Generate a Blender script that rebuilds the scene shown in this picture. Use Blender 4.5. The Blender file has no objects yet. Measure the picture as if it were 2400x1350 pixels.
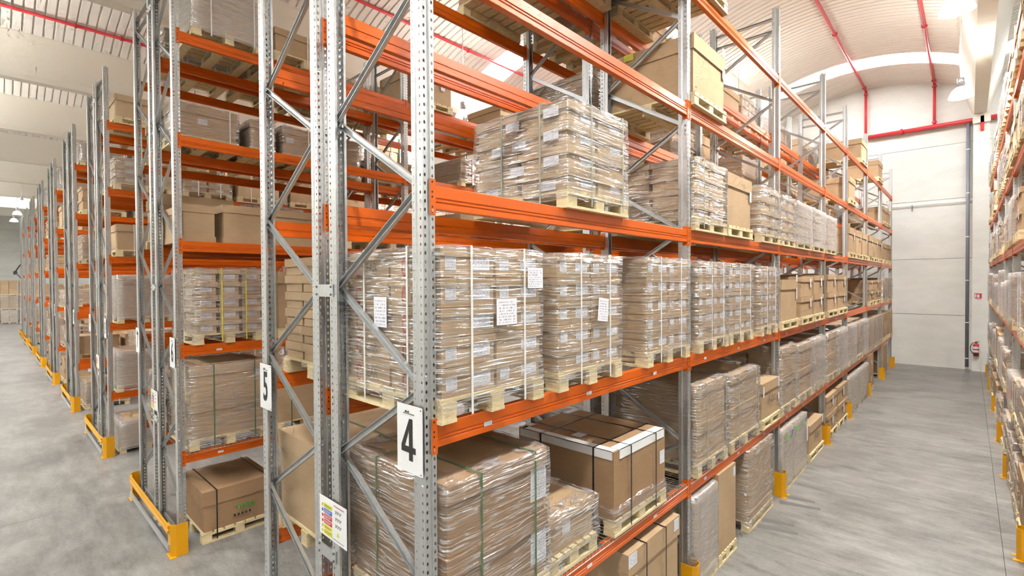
import bpy, bmesh, math, random
from mathutils import Vector, Matrix
PI = math.pi
SC = bpy.context.scene
COL = SC.collection

# ------------------------------------------------------------------ camera
F_PX = 1150.677
YAW, PITCH, ROLL = math.radians(42.939), math.radians(-0.777), math.radians(-0.323)
cam_d = bpy.data.cameras.new('camera')
cam = bpy.data.objects.new('camera', cam_d)
COL.objects.link(cam)
fwd = Vector((-math.sin(YAW) * math.cos(PITCH), math.cos(YAW) * math.cos(PITCH), math.sin(PITCH)))
rgt = Vector((math.cos(YAW), math.sin(YAW), 0))
upv = rgt.cross(fwd)
r2 = math.cos(ROLL) * rgt + math.sin(ROLL) * upv
u2 = -math.sin(ROLL) * rgt + math.cos(ROLL) * upv
cam.matrix_world = Matrix(((r2.x, u2.x, -fwd.x, 2.2847), (r2.y, u2.y, -fwd.y, -1.7974), (r2.z, u2.z, -fwd.z, 3.5601), (0, 0, 0, 1)))
cam_d.sensor_width = 36.0
cam_d.sensor_fit = 'HORIZONTAL'
cam_d.lens = 36.0 * F_PX / 2400.0
cam_d.clip_start = 0.05
cam_d.clip_end = 300
SC.camera = cam

# ------------------------------------------------------------------ world, view
w = bpy.data.worlds.new('world')
SC.world = w
w.use_nodes = True
w.node_tree.nodes['Background'].inputs[0].default_value = (0.85, 0.92, 1.0, 1)
w.node_tree.nodes['Background'].inputs[1].default_value = 0.5
SC.view_settings.view_transform = 'Standard'
SC.view_settings.look = 'None'
SC.view_settings.gamma = 1.0
SC.view_settings.use_curve_mapping = False
SC.view_settings.exposure = 0.12
SC.cycles.transparent_max_bounces = 12
SC.cycles.max_bounces = 5
SC.cycles.diffuse_bounces = 3
SC.cycles.glossy_bounces = 2
SC.cycles.transmission_bounces = 2
SC.cycles.sample_clamp_indirect = 5.0
SC.cycles.use_light_tree = False
SC.cycles.use_adaptive_sampling = True
SC.cycles.adaptive_threshold = 0.18
SC.cycles.adaptive_min_samples = 14
SC.cycles.caustics_reflective = False
SC.cycles.caustics_refractive = False
SKY_STRENGTH = 19.0      # daylight panels in the roof
LAMP_WATT = 350.0        # each high bay lamp
LENS_STRENGTH = 40.0
GANG_FILL_WATT, GANG_FILL_UP = 560.0, 640.0   # fill lamps added out of view over the front gangway
SHADE_GLOW = 1.0
UP_WATT = 70.0         # light that leaves the clear shade upwards

# ------------------------------------------------------------------ colours and materials
def lin(r, g, b):
    f = lambda c: (c / 12.92) if c <= 0.04045 else ((c + 0.055) / 1.055) ** 2.4
    return (f(r / 255), f(g / 255), f(b / 255), 1)

MATS = {}
class NT:
    def __init__(s, name):
        s.m = bpy.data.materials.new(name); s.m.use_nodes = True
        s.t = s.m.node_tree; s.t.nodes.clear()
        s.out = s.n('ShaderNodeOutputMaterial'); MATS[name] = s.m
    def n(s, typ, **kw):
        nd = s.t.nodes.new(typ)
        for k, v in kw.items(): setattr(nd, k, v)
        return nd
    def l(s, a, b): s.t.links.new(a, b)
    def principled(s, col, rough=.5, metal=0., spec=.5):
        p = s.n('ShaderNodeBsdfPrincipled')
        if col is not None: p.inputs['Base Color'].default_value = col
        p.inputs['Roughness'].default_value = rough
        p.inputs['Metallic'].default_value = metal
        p.inputs['Specular IOR Level'].default_value = spec
        s.l(p.outputs[0], s.out.inputs[0]); s.p = p
        return p
    def coord(s, kind='Object', scale=(1, 1, 1), rot=(0, 0, 0), loc=None):
        tc = s.n('ShaderNodeTexCoord'); mp = s.n('ShaderNodeMapping')
        mp.inputs['Scale'].default_value = scale; mp.inputs['Rotation'].default_value = rot
        s.l(tc.outputs[kind], mp.inputs['Vector'])
        if loc is not None: s.l(loc, mp.inputs['Location'])
        return mp.outputs[0]
    def noise(s, vec, scale=5, detail=2, rough=.5):
        nz = s.n('ShaderNodeTexNoise'); nz.inputs['Scale'].default_value = scale
        nz.inputs['Detail'].default_value = detail; nz.inputs['Roughness'].default_value = rough
        if vec is not None: s.l(vec, nz.inputs['Vector'])
        return nz.outputs['Fac']
    def ramp(s, fac, stops, interp='LINEAR'):
        r = s.n('ShaderNodeValToRGB'); r.color_ramp.interpolation = interp
        els = r.color_ramp.elements
        while len(els) < len(stops): els.new(.5)
        for e, (p, c) in zip(els, stops): e.position = p; e.color = c
        s.l(fac, r.inputs[0])
        return r.outputs[0]
    def math(s, op, a, b=None, clamp=False):
        m = s.n('ShaderNodeMath', operation=op); m.use_clamp = clamp
        for i, v in enumerate((a, b)):
            if v is None: continue
            if isinstance(v, (int, float)): m.inputs[i].default_value = v
            else: s.l(v, m.inputs[i])
        return m.outputs[0]
    def mix(s, fac, a, b, blend='MIX'):
        m = s.n('ShaderNodeMix', data_type='RGBA', blend_type=blend)
        for i, v in ((0, fac), (6, a), (7, b)):
            if isinstance(v, (int, float)): m.inputs[i].default_value = v
            elif isinstance(v, tuple): m.inputs[i].default_value = v
            else: s.l(v, m.inputs[i])
        return m.outputs[2]
    def bump(s, h, strength=.3, dist=.01, target=None):
        b = s.n('ShaderNodeBump'); b.inputs['Strength'].default_value = strength
        b.inputs['Distance'].default_value = dist
        s.l(h, b.inputs['Height'])
        if target is not False: s.l(b.outputs[0], (target or s.p).inputs['Normal'])
        return b.outputs[0]

def rnd_off(t):
    oi = t.n('ShaderNodeObjectInfo'); v = t.n('ShaderNodeCombineXYZ')
    m = t.math('MULTIPLY', oi.outputs['Random'], 37.0)
    t.l(m, v.inputs[0]); t.l(m, v.inputs[1]); t.l(m, v.inputs[2])
    return oi.outputs['Random'], v.outputs[0]

def plain(name, col, rough=.5, metal=0., spec=.5):
    t = NT(name); t.principled(col, rough, metal, spec); return t

def m_steel():
    t = NT('galvanised_steel'); t.principled(None, .36, .85)
    v = t.coord('Object', (26, 26, 9))
    n = t.noise(v, 3.0, 3, .6)
    c = t.ramp(n, [(.25, lin(196, 198, 198)), (.55, lin(208, 210, 209)), (.8, lin(220, 221, 220))])
    t.l(c, t.p.inputs['Base Color'])
    r = t.ramp(n, [(.2, (.30,) * 3 + (1,)), (.8, (.44,) * 3 + (1,))]); t.l(r, t.p.inputs['Roughness'])
m_steel()
def m_orange():
    t = NT('orange_paint'); t.principled(None, .3, 0, .5)
    t.p.inputs['Base Color'].default_value = lin(216, 96, 8)
m_orange()
plain('slot_dark', lin(38, 24, 18), .7)
plain('rubber_black', lin(28, 27, 26), .6)
plain('yellow_paint', lin(222, 158, 4), .4)
plain('white_plastic', lin(238, 238, 236), .45)
plain('paper_white', lin(232, 232, 236), .7)
plain('ink_black', lin(40, 36, 34), .6)
plain('ink_grey', lin(112, 102, 92), .7)
plain('ink_red', lin(166, 60, 48), .7)
plain('ink_blue', lin(70, 105, 185), .6)
plain('sign_red', lin(196, 62, 55), .5)
plain('sign_yellow', lin(214, 206, 30), .5)
plain('ink_green', lin(72, 148, 60), .7)
plain('strap_white', lin(228, 226, 222), .45)
plain('strap_black', lin(30, 29, 30), .4)
plain('strap_green', lin(84, 112, 78), .45)
plain('strap_yellow', lin(214, 206, 62), .45)
plain('strap_grey', lin(152, 156, 142), .45)
plain('red_paint', lin(206, 56, 62), .32)
plain('extinguisher_red', lin(196, 22, 30), .25)
plain('pipe_grey', lin(128, 128, 138), .4)
plain('clip_grey', lin(108, 116, 116), .5, .4)
plain('sticker_green', lin(86, 205, 70), .6)
plain('sticker_blue', lin(62, 104, 186), .6)
plain('lamp_metal', lin(214, 216, 220), .25, .8)
plain('machine_dark', lin(52, 54, 58), .5)

def m_card(name, base, dark):
    t = NT(name); t.principled(None, .82, 0, .25)
    rnd, off = rnd_off(t)
    n = t.noise(t.coord('Object', (1, 1, 1), loc=off), 2.2, 4, .6)
    n2 = t.noise(t.coord('Object', (2, 2, 60), loc=off), 3, 2)
    c = t.ramp(n, [(.25, dark), (.75, base)])
    c2 = t.mix(.07, c, t.ramp(n2, [(.3, lin(120, 92, 62)), (.7, lin(214, 188, 150))]))
    hsv = t.n('ShaderNodeHueSaturation')
    vv = t.math('MULTIPLY_ADD', rnd, .16); 
    t.t.nodes[-1].inputs[2].default_value = .92
    t.l(vv, hsv.inputs['Value']); t.l(c2, hsv.inputs['Color']); t.l(hsv.outputs[0], t.p.inputs['Base Color'])
    pass
m_card('cardboard', lin(190, 163, 130), lin(174, 147, 114))
m_card('cardboard_brown', lin(164, 132, 100), lin(150, 118, 86))
m_card('cardboard_light', lin(204, 180, 148), lin(190, 165, 132))

def m_wood():
    t = NT('pallet_wood'); t.principled(None, .75, 0, .3)
    rnd, off = rnd_off(t)
    n = t.noise(t.coord('Object', (5, 5, 22), loc=off), 4, 5, .6)
    c = t.ramp(n, [(.2, lin(198, 174, 128)), (.5, lin(224, 205, 162)), (.8, lin(236, 222, 186))])
    hsv = t.n('ShaderNodeHueSaturation'); vv = t.math('MULTIPLY_ADD', rnd, .2)
    t.t.nodes[-1].inputs[2].default_value = .86
    t.l(vv, hsv.inputs['Value']); t.l(c, hsv.inputs['Color']); t.l(hsv.outputs[0], t.p.inputs['Base Color'])
m_wood()

def m_label():
    t = NT('printed_label'); t.principled(None, .6, 0, .4)
    rnd, off = rnd_off(t)
    tc = t.n('ShaderNodeTexCoord'); sep = t.n('ShaderNodeSeparateXYZ'); t.l(tc.outputs['Generated'], sep.inputs[0])
    y, z = sep.outputs[1], sep.outputs[2]
    row = t.math('FRACT', t.math('MULTIPLY', z, 9.0))
    rowm = t.math('GREATER_THAN', row, .5)
    cmb = t.n('ShaderNodeCombineXYZ')
    t.l(t.math('MULTIPLY', y, 26.0), cmb.inputs[0]); t.l(t.math('MULTIPLY', t.math('FLOOR', t.math('MULTIPLY', z, 9.0)), 7.3), cmb.inputs[1])
    t.l(t.math('MULTIPLY', rnd, 50.0), cmb.inputs[2])
    n = t.noise(cmb.outputs[0], 1.0, 1)
    ink = t.math('MULTIPLY', rowm, t.math('GREATER_THAN', n, .52))
    e1 = t.math('LESS_THAN', t.math('ABSOLUTE', t.math('SUBTRACT', y, .5)), .42)
    e2 = t.math('LESS_THAN', t.math('ABSOLUTE', t.math('SUBTRACT', z, .5)), .43)
    ink = t.math('MULTIPLY', ink, t.math('MULTIPLY', e1, e2))
    c = t.mix(t.math('MULTIPLY', ink, .62), lin(232, 232, 238), lin(70, 70, 82)); t.l(c, t.p.inputs['Base Color'])
m_label()

def m_film(name, base_alpha, crease_glint, milk, bd):
    """stretch film: clear sheet, stretched folds thicker and shinier, with highlights painted on them as white streaks"""
    t = NT(name)
    rnd, off = rnd_off(t)
    v1 = t.coord('Object', (1.3, 1.3, 30), (.16, -.12, 0), off)
    v2 = t.coord('Object', (1.5, 1.5, 20), (-.30, .34, 0), off)
    n1 = t.noise(v1, 2.0, 1.2, .5)
    n2 = t.noise(v2, 1.6, 1.0, .5)
    n3 = t.noise(t.coord('Object', (1, 1, 1), (0, 0, 0), off), 2.8, 1, .5)
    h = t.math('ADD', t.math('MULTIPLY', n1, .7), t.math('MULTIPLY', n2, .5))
    # thin creases along level lines of the stretched noise, whitened to paint in highlights
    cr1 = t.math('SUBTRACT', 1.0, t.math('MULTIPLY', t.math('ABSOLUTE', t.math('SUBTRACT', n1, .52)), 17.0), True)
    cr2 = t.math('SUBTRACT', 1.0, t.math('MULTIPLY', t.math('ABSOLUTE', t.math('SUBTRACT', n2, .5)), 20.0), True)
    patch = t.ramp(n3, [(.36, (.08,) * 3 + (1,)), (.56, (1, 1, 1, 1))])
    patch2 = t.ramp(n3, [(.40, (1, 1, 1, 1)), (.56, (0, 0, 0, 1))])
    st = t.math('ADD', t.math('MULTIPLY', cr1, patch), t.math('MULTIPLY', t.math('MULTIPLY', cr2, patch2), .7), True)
    bmp = t.bump(h, 1.0, bd, False)
    gl = t.n('ShaderNodeBsdfGlossy'); gl.inputs['Roughness'].default_value = .13
    gl.inputs['Color'].default_value = (1, 1, 1, 1); t.l(bmp, gl.inputs['Normal'])
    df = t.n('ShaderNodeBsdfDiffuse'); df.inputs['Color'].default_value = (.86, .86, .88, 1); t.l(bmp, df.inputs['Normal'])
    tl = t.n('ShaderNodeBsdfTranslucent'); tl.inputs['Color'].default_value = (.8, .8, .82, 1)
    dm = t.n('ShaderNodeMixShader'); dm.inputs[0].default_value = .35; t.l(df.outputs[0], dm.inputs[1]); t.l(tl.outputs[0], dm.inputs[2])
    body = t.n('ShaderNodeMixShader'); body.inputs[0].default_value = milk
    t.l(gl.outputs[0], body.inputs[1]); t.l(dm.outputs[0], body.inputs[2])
    tr = t.n('ShaderNodeBsdfTransparent'); tr.inputs[0].default_value = (.985, .985, .985, 1)
    lw = t.n('ShaderNodeLayerWeight'); lw.inputs[0].default_value = .25
    fac = t.math('ADD', t.math('MULTIPLY_ADD', st, crease_glint), t.math('MULTIPLY', lw.outputs['Facing'], .12), True)
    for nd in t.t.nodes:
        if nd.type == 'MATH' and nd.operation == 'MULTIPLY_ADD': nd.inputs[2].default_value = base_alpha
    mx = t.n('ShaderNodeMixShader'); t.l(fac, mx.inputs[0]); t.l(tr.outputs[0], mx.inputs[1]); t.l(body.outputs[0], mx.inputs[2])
    t.l(mx.outputs[0], t.out.inputs[0])
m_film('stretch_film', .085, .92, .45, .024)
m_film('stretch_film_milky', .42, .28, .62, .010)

def m_concrete():
    t = NT('floor_concrete'); t.principled(None, .42, 0, .4)
    a = t.noise(t.coord('Object', (.30, .42, 1)), 2.2, 6, .62)
    b = t.noise(t.coord('Object', (.8, 2.6, 1), (0, 0, .25)), 2.4, 6, .7)
    d = t.noise(t.coord('Object', (6, 9, 1)), 3, 4, .7)
    c = t.ramp(a, [(.34, lin(94, 92, 89)), (.5, lin(128, 126, 122)), (.66, lin(154, 152, 147))])
    c = t.mix(.5, c, t.ramp(b, [(.36, lin(88, 86, 83)), (.5, lin(130, 128, 124)), (.62, lin(158, 156, 151))]))
    c = t.mix(.16, c, t.ramp(d, [(.3, lin(92, 89, 86)), (.6, lin(160, 157, 152))]))
    stain = t.ramp(t.noise(t.coord('Object', (.45, .45, 1)), 1.7, 5, .6), [(.52, (0, 0, 0, 1)), (.64, (1, 1, 1, 1))])
    c = t.mix(t.math('MULTIPLY', stain, .38), c, lin(92, 88, 85)); t.l(c, t.p.inputs['Base Color'])
    r = t.ramp(b, [(.3, (.34,) * 3 + (1,)), (.7, (.52,) * 3 + (1,))]); t.l(r, t.p.inputs['Roughness'])
m_concrete()
plain('joint_dark', lin(96, 93, 90), .8)
plain('tyre_mark', lin(104, 102, 100), .6)
def m_wall():
    t = NT('wall_paint'); t.principled(None, .8, 0, .3)
    n = t.noise(t.coord('Object', (.5, .5, 1.2)), 1.6, 5, .6)
    c = t.ramp(n, [(.3, lin(222, 220, 212)), (.7, lin(236, 234, 226))]); t.l(c, t.p.inputs['Base Color'])
m_wall()
plain('wall_joint', lin(150, 148, 142), .8)
plain('beam_concrete', lin(232, 226, 212), .8)
plain('roof_sheet', lin(238, 233, 224), .5)
def m_emit(name, col, s):
    t = NT(name); e = t.n('ShaderNodeEmission'); e.inputs[0].default_value = col; e.inputs[1].default_value = s
    t.l(e.outputs[0], t.out.inputs[0])
def m_shade():
    t = NT('lamp_shade'); p = t.principled(lin(236, 236, 238), .25); p.inputs['Emission Color'].default_value = (1, .97, .93, 1); p.inputs['Emission Strength'].default_value = SHADE_GLOW
m_shade()
m_emit('daylight_panel', (.93, .97, 1.0, 1), SKY_STRENGTH)
m_emit('lamp_lens', (1.0, .97, .92, 1), LENS_STRENGTH)
M = MATS

# ------------------------------------------------------------------ mesh helpers
class MB:
    def __init__(s): s.v = []; s.f = []; s.mi = []; s.mats = []
    def mat(s, name):
        if name not in s.mats: s.mats.append(name)
        return s.mats.index(name)
    def quad(s, a, b, c, d, m): 
        i = len(s.v); s.v += [a, b, c, d]; s.f.append((i, i + 1, i + 2, i + 3)); s.mi.append(s.mat(m))
    def poly(s, pts, m):
        i = len(s.v); s.v += list(pts); s.f.append(tuple(range(i, i + len(pts)))); s.mi.append(s.mat(m))
    def box(s, x0, x1, y0, y1, z0, z1, m):
        i = len(s.v)
        s.v += [(x0, y0, z0), (x1, y0, z0), (x1, y1, z0), (x0, y1, z0), (x0, y0, z1), (x1, y0, z1), (x1, y1, z1), (x0, y1, z1)]
        k = s.mat(m)
        for f in ((0, 3, 2, 1), (4, 5, 6, 7), (0, 1, 5, 4), (1, 2, 6, 5), (2, 3, 7, 6), (3, 0, 4, 7)):
            s.f.append(tuple(i + q for q in f)); s.mi.append(k)
    def extrude(s, prof, axis, a, b, m, caps=True, closed=True):
        """prof: 2D points in the plane perpendicular to axis (x: (y,z); y: (x,z); z: (x,y))"""
        def P(p, t): return {'x': (t, p[0], p[1]), 'y': (p[0], t, p[1]), 'z': (p[0], p[1], t)}[axis]
        i = len(s.v); n = len(prof); k = s.mat(m)
        s.v += [P(p, a) for p in prof] + [P(p, b) for p in prof]
        for j in range(n if closed else n - 1):
            q = (j + 1) % n
            s.f.append((i + j, i + q, i + n + q, i + n + j)); s.mi.append(k)
        if caps and closed:
            s.f.append(tuple(range(i + n - 1, i - 1, -1))); s.mi.append(k)
            s.f.append(tuple(range(i + n, i + 2 * n))); s.mi.append(k)
    def cyl(s, p0, p1, r, m, seg=12, r1=None, caps=True):
        p0, p1 = Vector(p0), Vector(p1); r1 = r if r1 is None else r1
        d = (p1 - p0).normalized(); a = d.orthogonal().normalized(); b = d.cross(a)
        i = len(s.v); k = s.mat(m)
        for p, rr in ((p0, r), (p1, r1)):
            for j in range(seg):
                t = 2 * PI * j / seg; q = p + (a * math.cos(t) + b * math.sin(t)) * rr; s.v.append(tuple(q))
        for j in range(seg):
            q = (j + 1) % seg
            s.f.append((i + j, i + q, i + seg + q, i + seg + j)); s.mi.append(k)
        if caps:
            s.f.append(tuple(range(i + seg - 1, i - 1, -1))); s.mi.append(k)
            s.f.append(tuple(range(i + seg, i + 2 * seg))); s.mi.append(k)
    def lathe(s, prof, m, seg=20, c=(0, 0)):
        i = len(s.v); k = s.mat(m)
        for (r, z) in prof:
            for j in range(seg):
                t = 2 * PI * j / seg; s.v.append((c[0] + r * math.cos(t), c[1] + r * math.sin(t), z))
        for a in range(len(prof) - 1):
            for j in range(seg):
                q = (j + 1) % seg; o = i + a * seg
                s.f.append((o + j, o + q, o + seg + q, o + seg + j)); s.mi.append(k)
    def mesh(s, name, smooth=False):
        me = bpy.data.meshes.new(name); me.from_pydata(s.v, [], s.f)
        for n in s.mats: me.materials.append(M[n])
        me.polygons.foreach_set('material_index', s.mi)
        if smooth: me.polygons.foreach_set('use_smooth', [True] * len(s.f))
        me.update()
        return me

def link(name, me, parent=None, loc=(0, 0, 0), rz=0.0):
    o = bpy.data.objects.new(name, me); COL.objects.link(o)
    o.location = loc
    if rz: o.rotation_euler[2] = rz
    if parent: o.parent = parent
    return o
def thing(name, label, cat, loc=(0, 0, 0), rz=0.0, group=None, me=None):
    o = link(name, me, None, loc, rz); o['label'] = label; o['category'] = cat
    if group: o['group'] = group
    return o
def struct(name, me=None, loc=(0, 0, 0)):
    o = link(name, me, None, loc); o['kind'] = 'structure'
    return o
CACHE = {}
def cached(key, fn):
    if key not in CACHE: CACHE[key] = fn()
    return CACHE[key]
def box_mesh(name, dx, dy, dz, m):
    """box with its base centre at the origin"""
    def f():
        b = MB(); b.box(-dx / 2, dx / 2, -dy / 2, dy / 2, 0, dz, m); return b.mesh(name)
    return cached((name, round(dx, 3), round(dy, 3), round(dz, 3), m), f)

# ------------------------------------------------------------------ layout (metres)
U = [0, 3.6, 7.163, 10.669, 13.337, 16.698, 20.065, 23.299]     # far edge of each upright along the aisle
Z = [0, 1.291, 2.723, 4.123, 5.520, 6.895]                       # top of the beams
BH = .139
PW, PD = .086, .105
FD, GAP = 1.12, .15                                              # frame depth, gap between back-to-back rows
WALL_Y = 24.49
FACES = [0, -5.361, -10.70, -15.98, -21.45, -26.9, -32.4, -37.9, -43.3]
POST_H = 8.02

# ------------------------------------------------------------------ the building
def arc_pts(cx, half, zs, za, n=18):
    R = (half * half + (za - zs) ** 2) / (2 * (za - zs)); a = math.asin(half / R)
    return [(cx + R * math.sin(-a + 2 * a * i / n), za - R + R * math.cos(-a + 2 * a * i / n)) for i in range(n + 1)]
X_MIN, X_MAX, Y_MIN = -67.0, 17.0, -13.0

# floor: poured slabs with sawn joints
fl = struct('floor', None)
b = MB(); b.box(X_MIN, X_MAX, Y_MIN, WALL_Y + .3, -.3, -.11, 'joint_dark'); link('floor_bed', b.mesh('floor_bed'), fl)
xs = [X_MIN] + [2.63 - 5.36 * k for k in range(12, 0, -1)] + [2.63, 8.0, X_MAX]
ys = [Y_MIN, -6.6, 5.35, 11.4, 17.5, WALL_Y + .3]
for i in range(len(xs) - 1):
    for j in range(len(ys) - 1):
        g = .0022
        b = MB(); b.box(xs[i] + g, xs[i + 1] - g, ys[j] + g, ys[j + 1] - g, -.12, 0, 'floor_concrete')
        link('floor_slab', b.mesh('floor_slab'), fl)
# rubber marks on the floor of the right aisle
for (x0, y0, x1, y1, wd) in ((.08, 6.84, .62, 6.98, .15), (.08, 7.1, .5, 7.2, .12), (.05, 5.80, .55, 5.92, .15), (.05, 6.03, .45, 6.14, .13)):
    d = Vector((x1 - x0, y1 - y0, 0)).normalized(); nrm = Vector((-d.y, d.x, 0)) * wd / 2
    b = MB(); p0, p1 = Vector((x0, y0, .0006)), Vector((x1, y1, .0006))
    b.quad(tuple(p0 - nrm), tuple(p1 - nrm * .6), tuple(p1 + nrm * .6), tuple(p0 + nrm), 'tyre_mark')
    link('tyre_mark', b.mesh('tyre_mark'), fl)

def wall_panels(parent, along, fixed, t, a0, a1, zs, cuts):
    """precast panels with recessed joints; along='x' wall spans x at y=fixed, 'y' spans y at x=fixed"""
    for i in range(len(cuts) - 1):
        for j in range(len(zs) - 1):
            g = .007
            b = MB()
            c0, c1, z0, z1 = cuts[i] + g, cuts[i + 1] - g, zs[j] + (g if j else 0), zs[j + 1] - g
            if along == 'x': b.box(c0, c1, fixed, fixed + t, z0, z1, 'wall_paint')
            else: b.box(fixed, fixed + t, c0, c1, z0, z1, 'wall_paint')
            link('wall_panel', b.mesh('wall_panel'), parent)
zs = [0, 2.112, 4.376, 6.755, 8.92, 12.2]
wf = struct('wall_far'); b = MB(); b.box(X_MIN, X_MAX, WALL_Y + .15, WALL_Y + .3, 0, 12.6, 'wall_joint'); link('backing', b.mesh('backing'), wf)
wall_panels(wf, 'x', WALL_Y, .16, 0, 0, zs, [X_MIN, -55.6, -48.35, -41.1, -33.85, -26.6, -19.35, -12.1, -4.85, 2.4, 9.65, X_MAX])
wl = struct('wall_left'); b = MB(); b.box(X_MIN - .3, X_MIN - .15, Y_MIN, WALL_Y, 0, 12.6, 'wall_joint'); link('backing', b.mesh('backing'), wl)
wall_panels(wl, 'y', X_MIN - .16, .16, 0, 0, zs, [Y_MIN, -5, 3, 11, 19, WALL_Y])
wr = struct('wall_right'); wall_panels(wr, 'y', X_MAX, .16, 0, 0, zs, [Y_MIN, -5, 3, 11, 19, WALL_Y])
wb = struct('wall_back'); wall_panels(wb, 'x', Y_MIN - .16, .16, 0, 0, zs, [X_MIN, -50, -35, -20, -5, 10, X_MAX])

# roof: barrel vaults of ribbed sheet between flared concrete beams
ce = struct('ceiling')
XB = [2.40 + 7.25 * k for k in range(2, -10, -1)]               # left bottom edge of each beam
SKY_Y = [(-9.0, -7.75), (10.86, 12.08), (20.66, 21.86)]
def vault_mesh():
    b = MB(); prof = arc_pts(0, 3.05, 11.15, 11.82)
    p, gr, dp = .2305, .055, .045
    y = -.2 - p * 56
    k = b.mat('roof_sheet')
    while y < WALL_Y:
        for (ya, yb, oa, ob) in ((y, y + p - gr, 0, 0), (y + p - gr, y + p - gr * .72, 0, dp), (y + p - gr * .72, y + p - gr * .28, dp, dp), (y + p - gr * .28, y + p, dp, 0)):
            mid = (ya + yb) / 2
            if mid > WALL_Y or any(s0 < mid < s1 for s0, s1 in SKY_Y): continue
            i = len(b.v)
            for (x, z) in prof: b.v += [(x, ya, z + oa), (x, yb, z + ob)]
            for j in range(len(prof) - 1):
                o = i + 2 * j; b.f.append((o, o + 2, o + 3, o + 1)); b.mi.append(k)
        y += p
    return b.mesh('vault_sheet')
VM = vault_mesh()
def sky_mesh(s0, s1):
    b = MB(); prof = arc_pts(0, 3.05, 11.15, 11.82); k = b.mat('daylight_panel'); i = len(b.v)
    for (x, z) in prof: b.v += [(x, s0, z + .01), (x, s1, z + .01)]
    for j in range(len(prof) - 1): b.f.append((i + 2 * j, i + 2 * j + 2, i + 2 * j + 3, i + 2 * j + 1)); b.mi.append(k)
    return b.mesh('daylight_panel')
SM = [sky_mesh(*s) for s in SKY_Y]
b = MB(); b.extrude([(0, 9.85), (.35, 9.85), (.42, 10.0), (.75, 11.12), (.75, 11.3), (-.4, 11.3), (-.4, 11.12), (-.07, 10.0)], 'y', Y_MIN, WALL_Y, 'beam_concrete')
BM = b.mesh('roof_beam')
for xb in XB:
    if X_MIN - 3 < xb < X_MAX + 3: link('roof_beam', BM, ce, (xb, 0, 0))
    if X_MIN + 1 < xb - 3.45 < X_MAX + 3:
        link('vault_sheet', VM, ce, (xb - 3.45, 0, 0))
        for s in SM: link('daylight_panel', s, ce, (xb - 3.45, 0, 0))
b = MB(); b.box(X_MIN, X_MAX, Y_MIN, WALL_Y, 12.3, 12.5, 'roof_sheet'); link('roof_deck', b.mesh('roof_deck'), ce)

# columns under the beams against the far wall
for n, xb in enumerate(XB):
    if not -62 < xb < 10: continue
    b = MB(); b.box(xb - .02, xb + .44, WALL_Y - .34, WALL_Y, 0, 9.5, 'wall_paint'); b.box(xb - .04, xb + .46, WALL_Y - .42, WALL_Y, 9.5, 9.86, 'beam_concrete')
    c = struct('trim_%d' % (n + 1), b.mesh('wall_column'))
# rain pipe beside the near column
b = MB(); b.cyl((0, 0, .12), (0, 0, 9.55), .055, 'pipe_grey', 14); b.cyl((0, 0, 9.5), (.02, .0, 9.75), .055, 'pipe_grey', 14)
t = thing('rain_pipe', 'grey rain pipe running up the far wall beside the column', 'pipe', (2.24, WALL_Y - .12, 0), me=b.mesh('rain_pipe', True))
for zz in (.45, 1.85, 3.5, 5.2, 6.9, 8.6):
    b = MB(); b.cyl((0, 0, -.02), (0, 0, .02), .064, 'white_plastic', 14); link('pipe_clip', b.mesh('pipe_clip'), t, (0, 0, zz))
# white cable conduit on the far wall
b = MB(); b.cyl((-1.2, 0, 0), (3.4, 0, .0), .018, 'white_plastic', 8)
t = thing('cable_conduit', 'thin white cable conduit across the far wall', 'conduit', (0, WALL_Y - .05, 6.60), me=b.mesh('conduit'))
for xx in (.55, 2.6):
    b = MB(); b.box(-.02, .02, -.02, .05, -.22, .02, 'pipe_grey'); link('bracket', b.mesh('bracket'), t, (xx, 0, 0))

# red sprinkler pipes
def pipe_thing(label, segs, r, collars):
    b = MB()
    for p0, p1 in segs: b.cyl(p0, p1, r, 'red_paint', 12)
    t = thing('sprinkler_pipe', label, 'pipe', me=b.mesh('sprinkler_pipe', True), group='red sprinkler pipes')
    for c, d in collars:
        b = MB(); d = Vector(d); c = Vector(c)
        b.cyl(c - d * .03, c + d * .03, r * 1.55, 'red_paint', 12); link('collar', b.mesh('collar'), t)
    return t
PY = WALL_Y - .17
pipe_thing('thick red sprinkler main along the far wall', [((-1.0, PY, 9.69), (12, PY, 9.69))], .085, [((2.62, PY, 9.69), (1, 0, 0)), ((0.2, PY, 9.69), (1, 0, 0))])
b = MB(); b.box(2.58, 2.68, WALL_Y - .42, WALL_Y - .3, 9.2, 9.75, 'red_paint'); t = thing('pipe_bracket', 'red bracket holding the sprinkler main on the column', 'bracket', me=b.mesh('pipe_bracket'))
pipe_thing('red sprinkler branch under the roof, left of the two above the right aisle', [((-1.02, PY, 9.7), (-1.02, PY, 11.72)), ((-1.02, PY, 11.72), (-1.02, Y_MIN, 11.72))], .05,
           [((-1.02, y, 11.72), (0, 1, 0)) for y in (23.9, 17.6, 12, 6)] + [((-1.02, PY, 9.85), (0, 0, 1)), ((-1.02, PY, 11.55), (0, 0, 1))])
pipe_thing('red sprinkler branch under the roof, beside the concrete beam', [((1.235, PY, 9.7), (1.235, PY, 11.42)), ((1.235, PY, 11.42), (1.235, Y_MIN, 11.42))], .05,
           [((1.235, y, 11.42), (0, 1, 0)) for y in (23.9, 18.2, 12, 6)] + [((1.235, PY, 9.87), (0, 0, 1)), ((1.235, PY, 11.3), (0, 0, 1))])
pipe_thing('red sprinkler branch seen above the rack signed 4', [((-10.3, PY, 11.47), (-10.3, Y_MIN, 11.47))], .045, [((-10.3, y, 11.47), (0, 1, 0)) for y in (3.1, 6.8, 9.6)])
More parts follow.
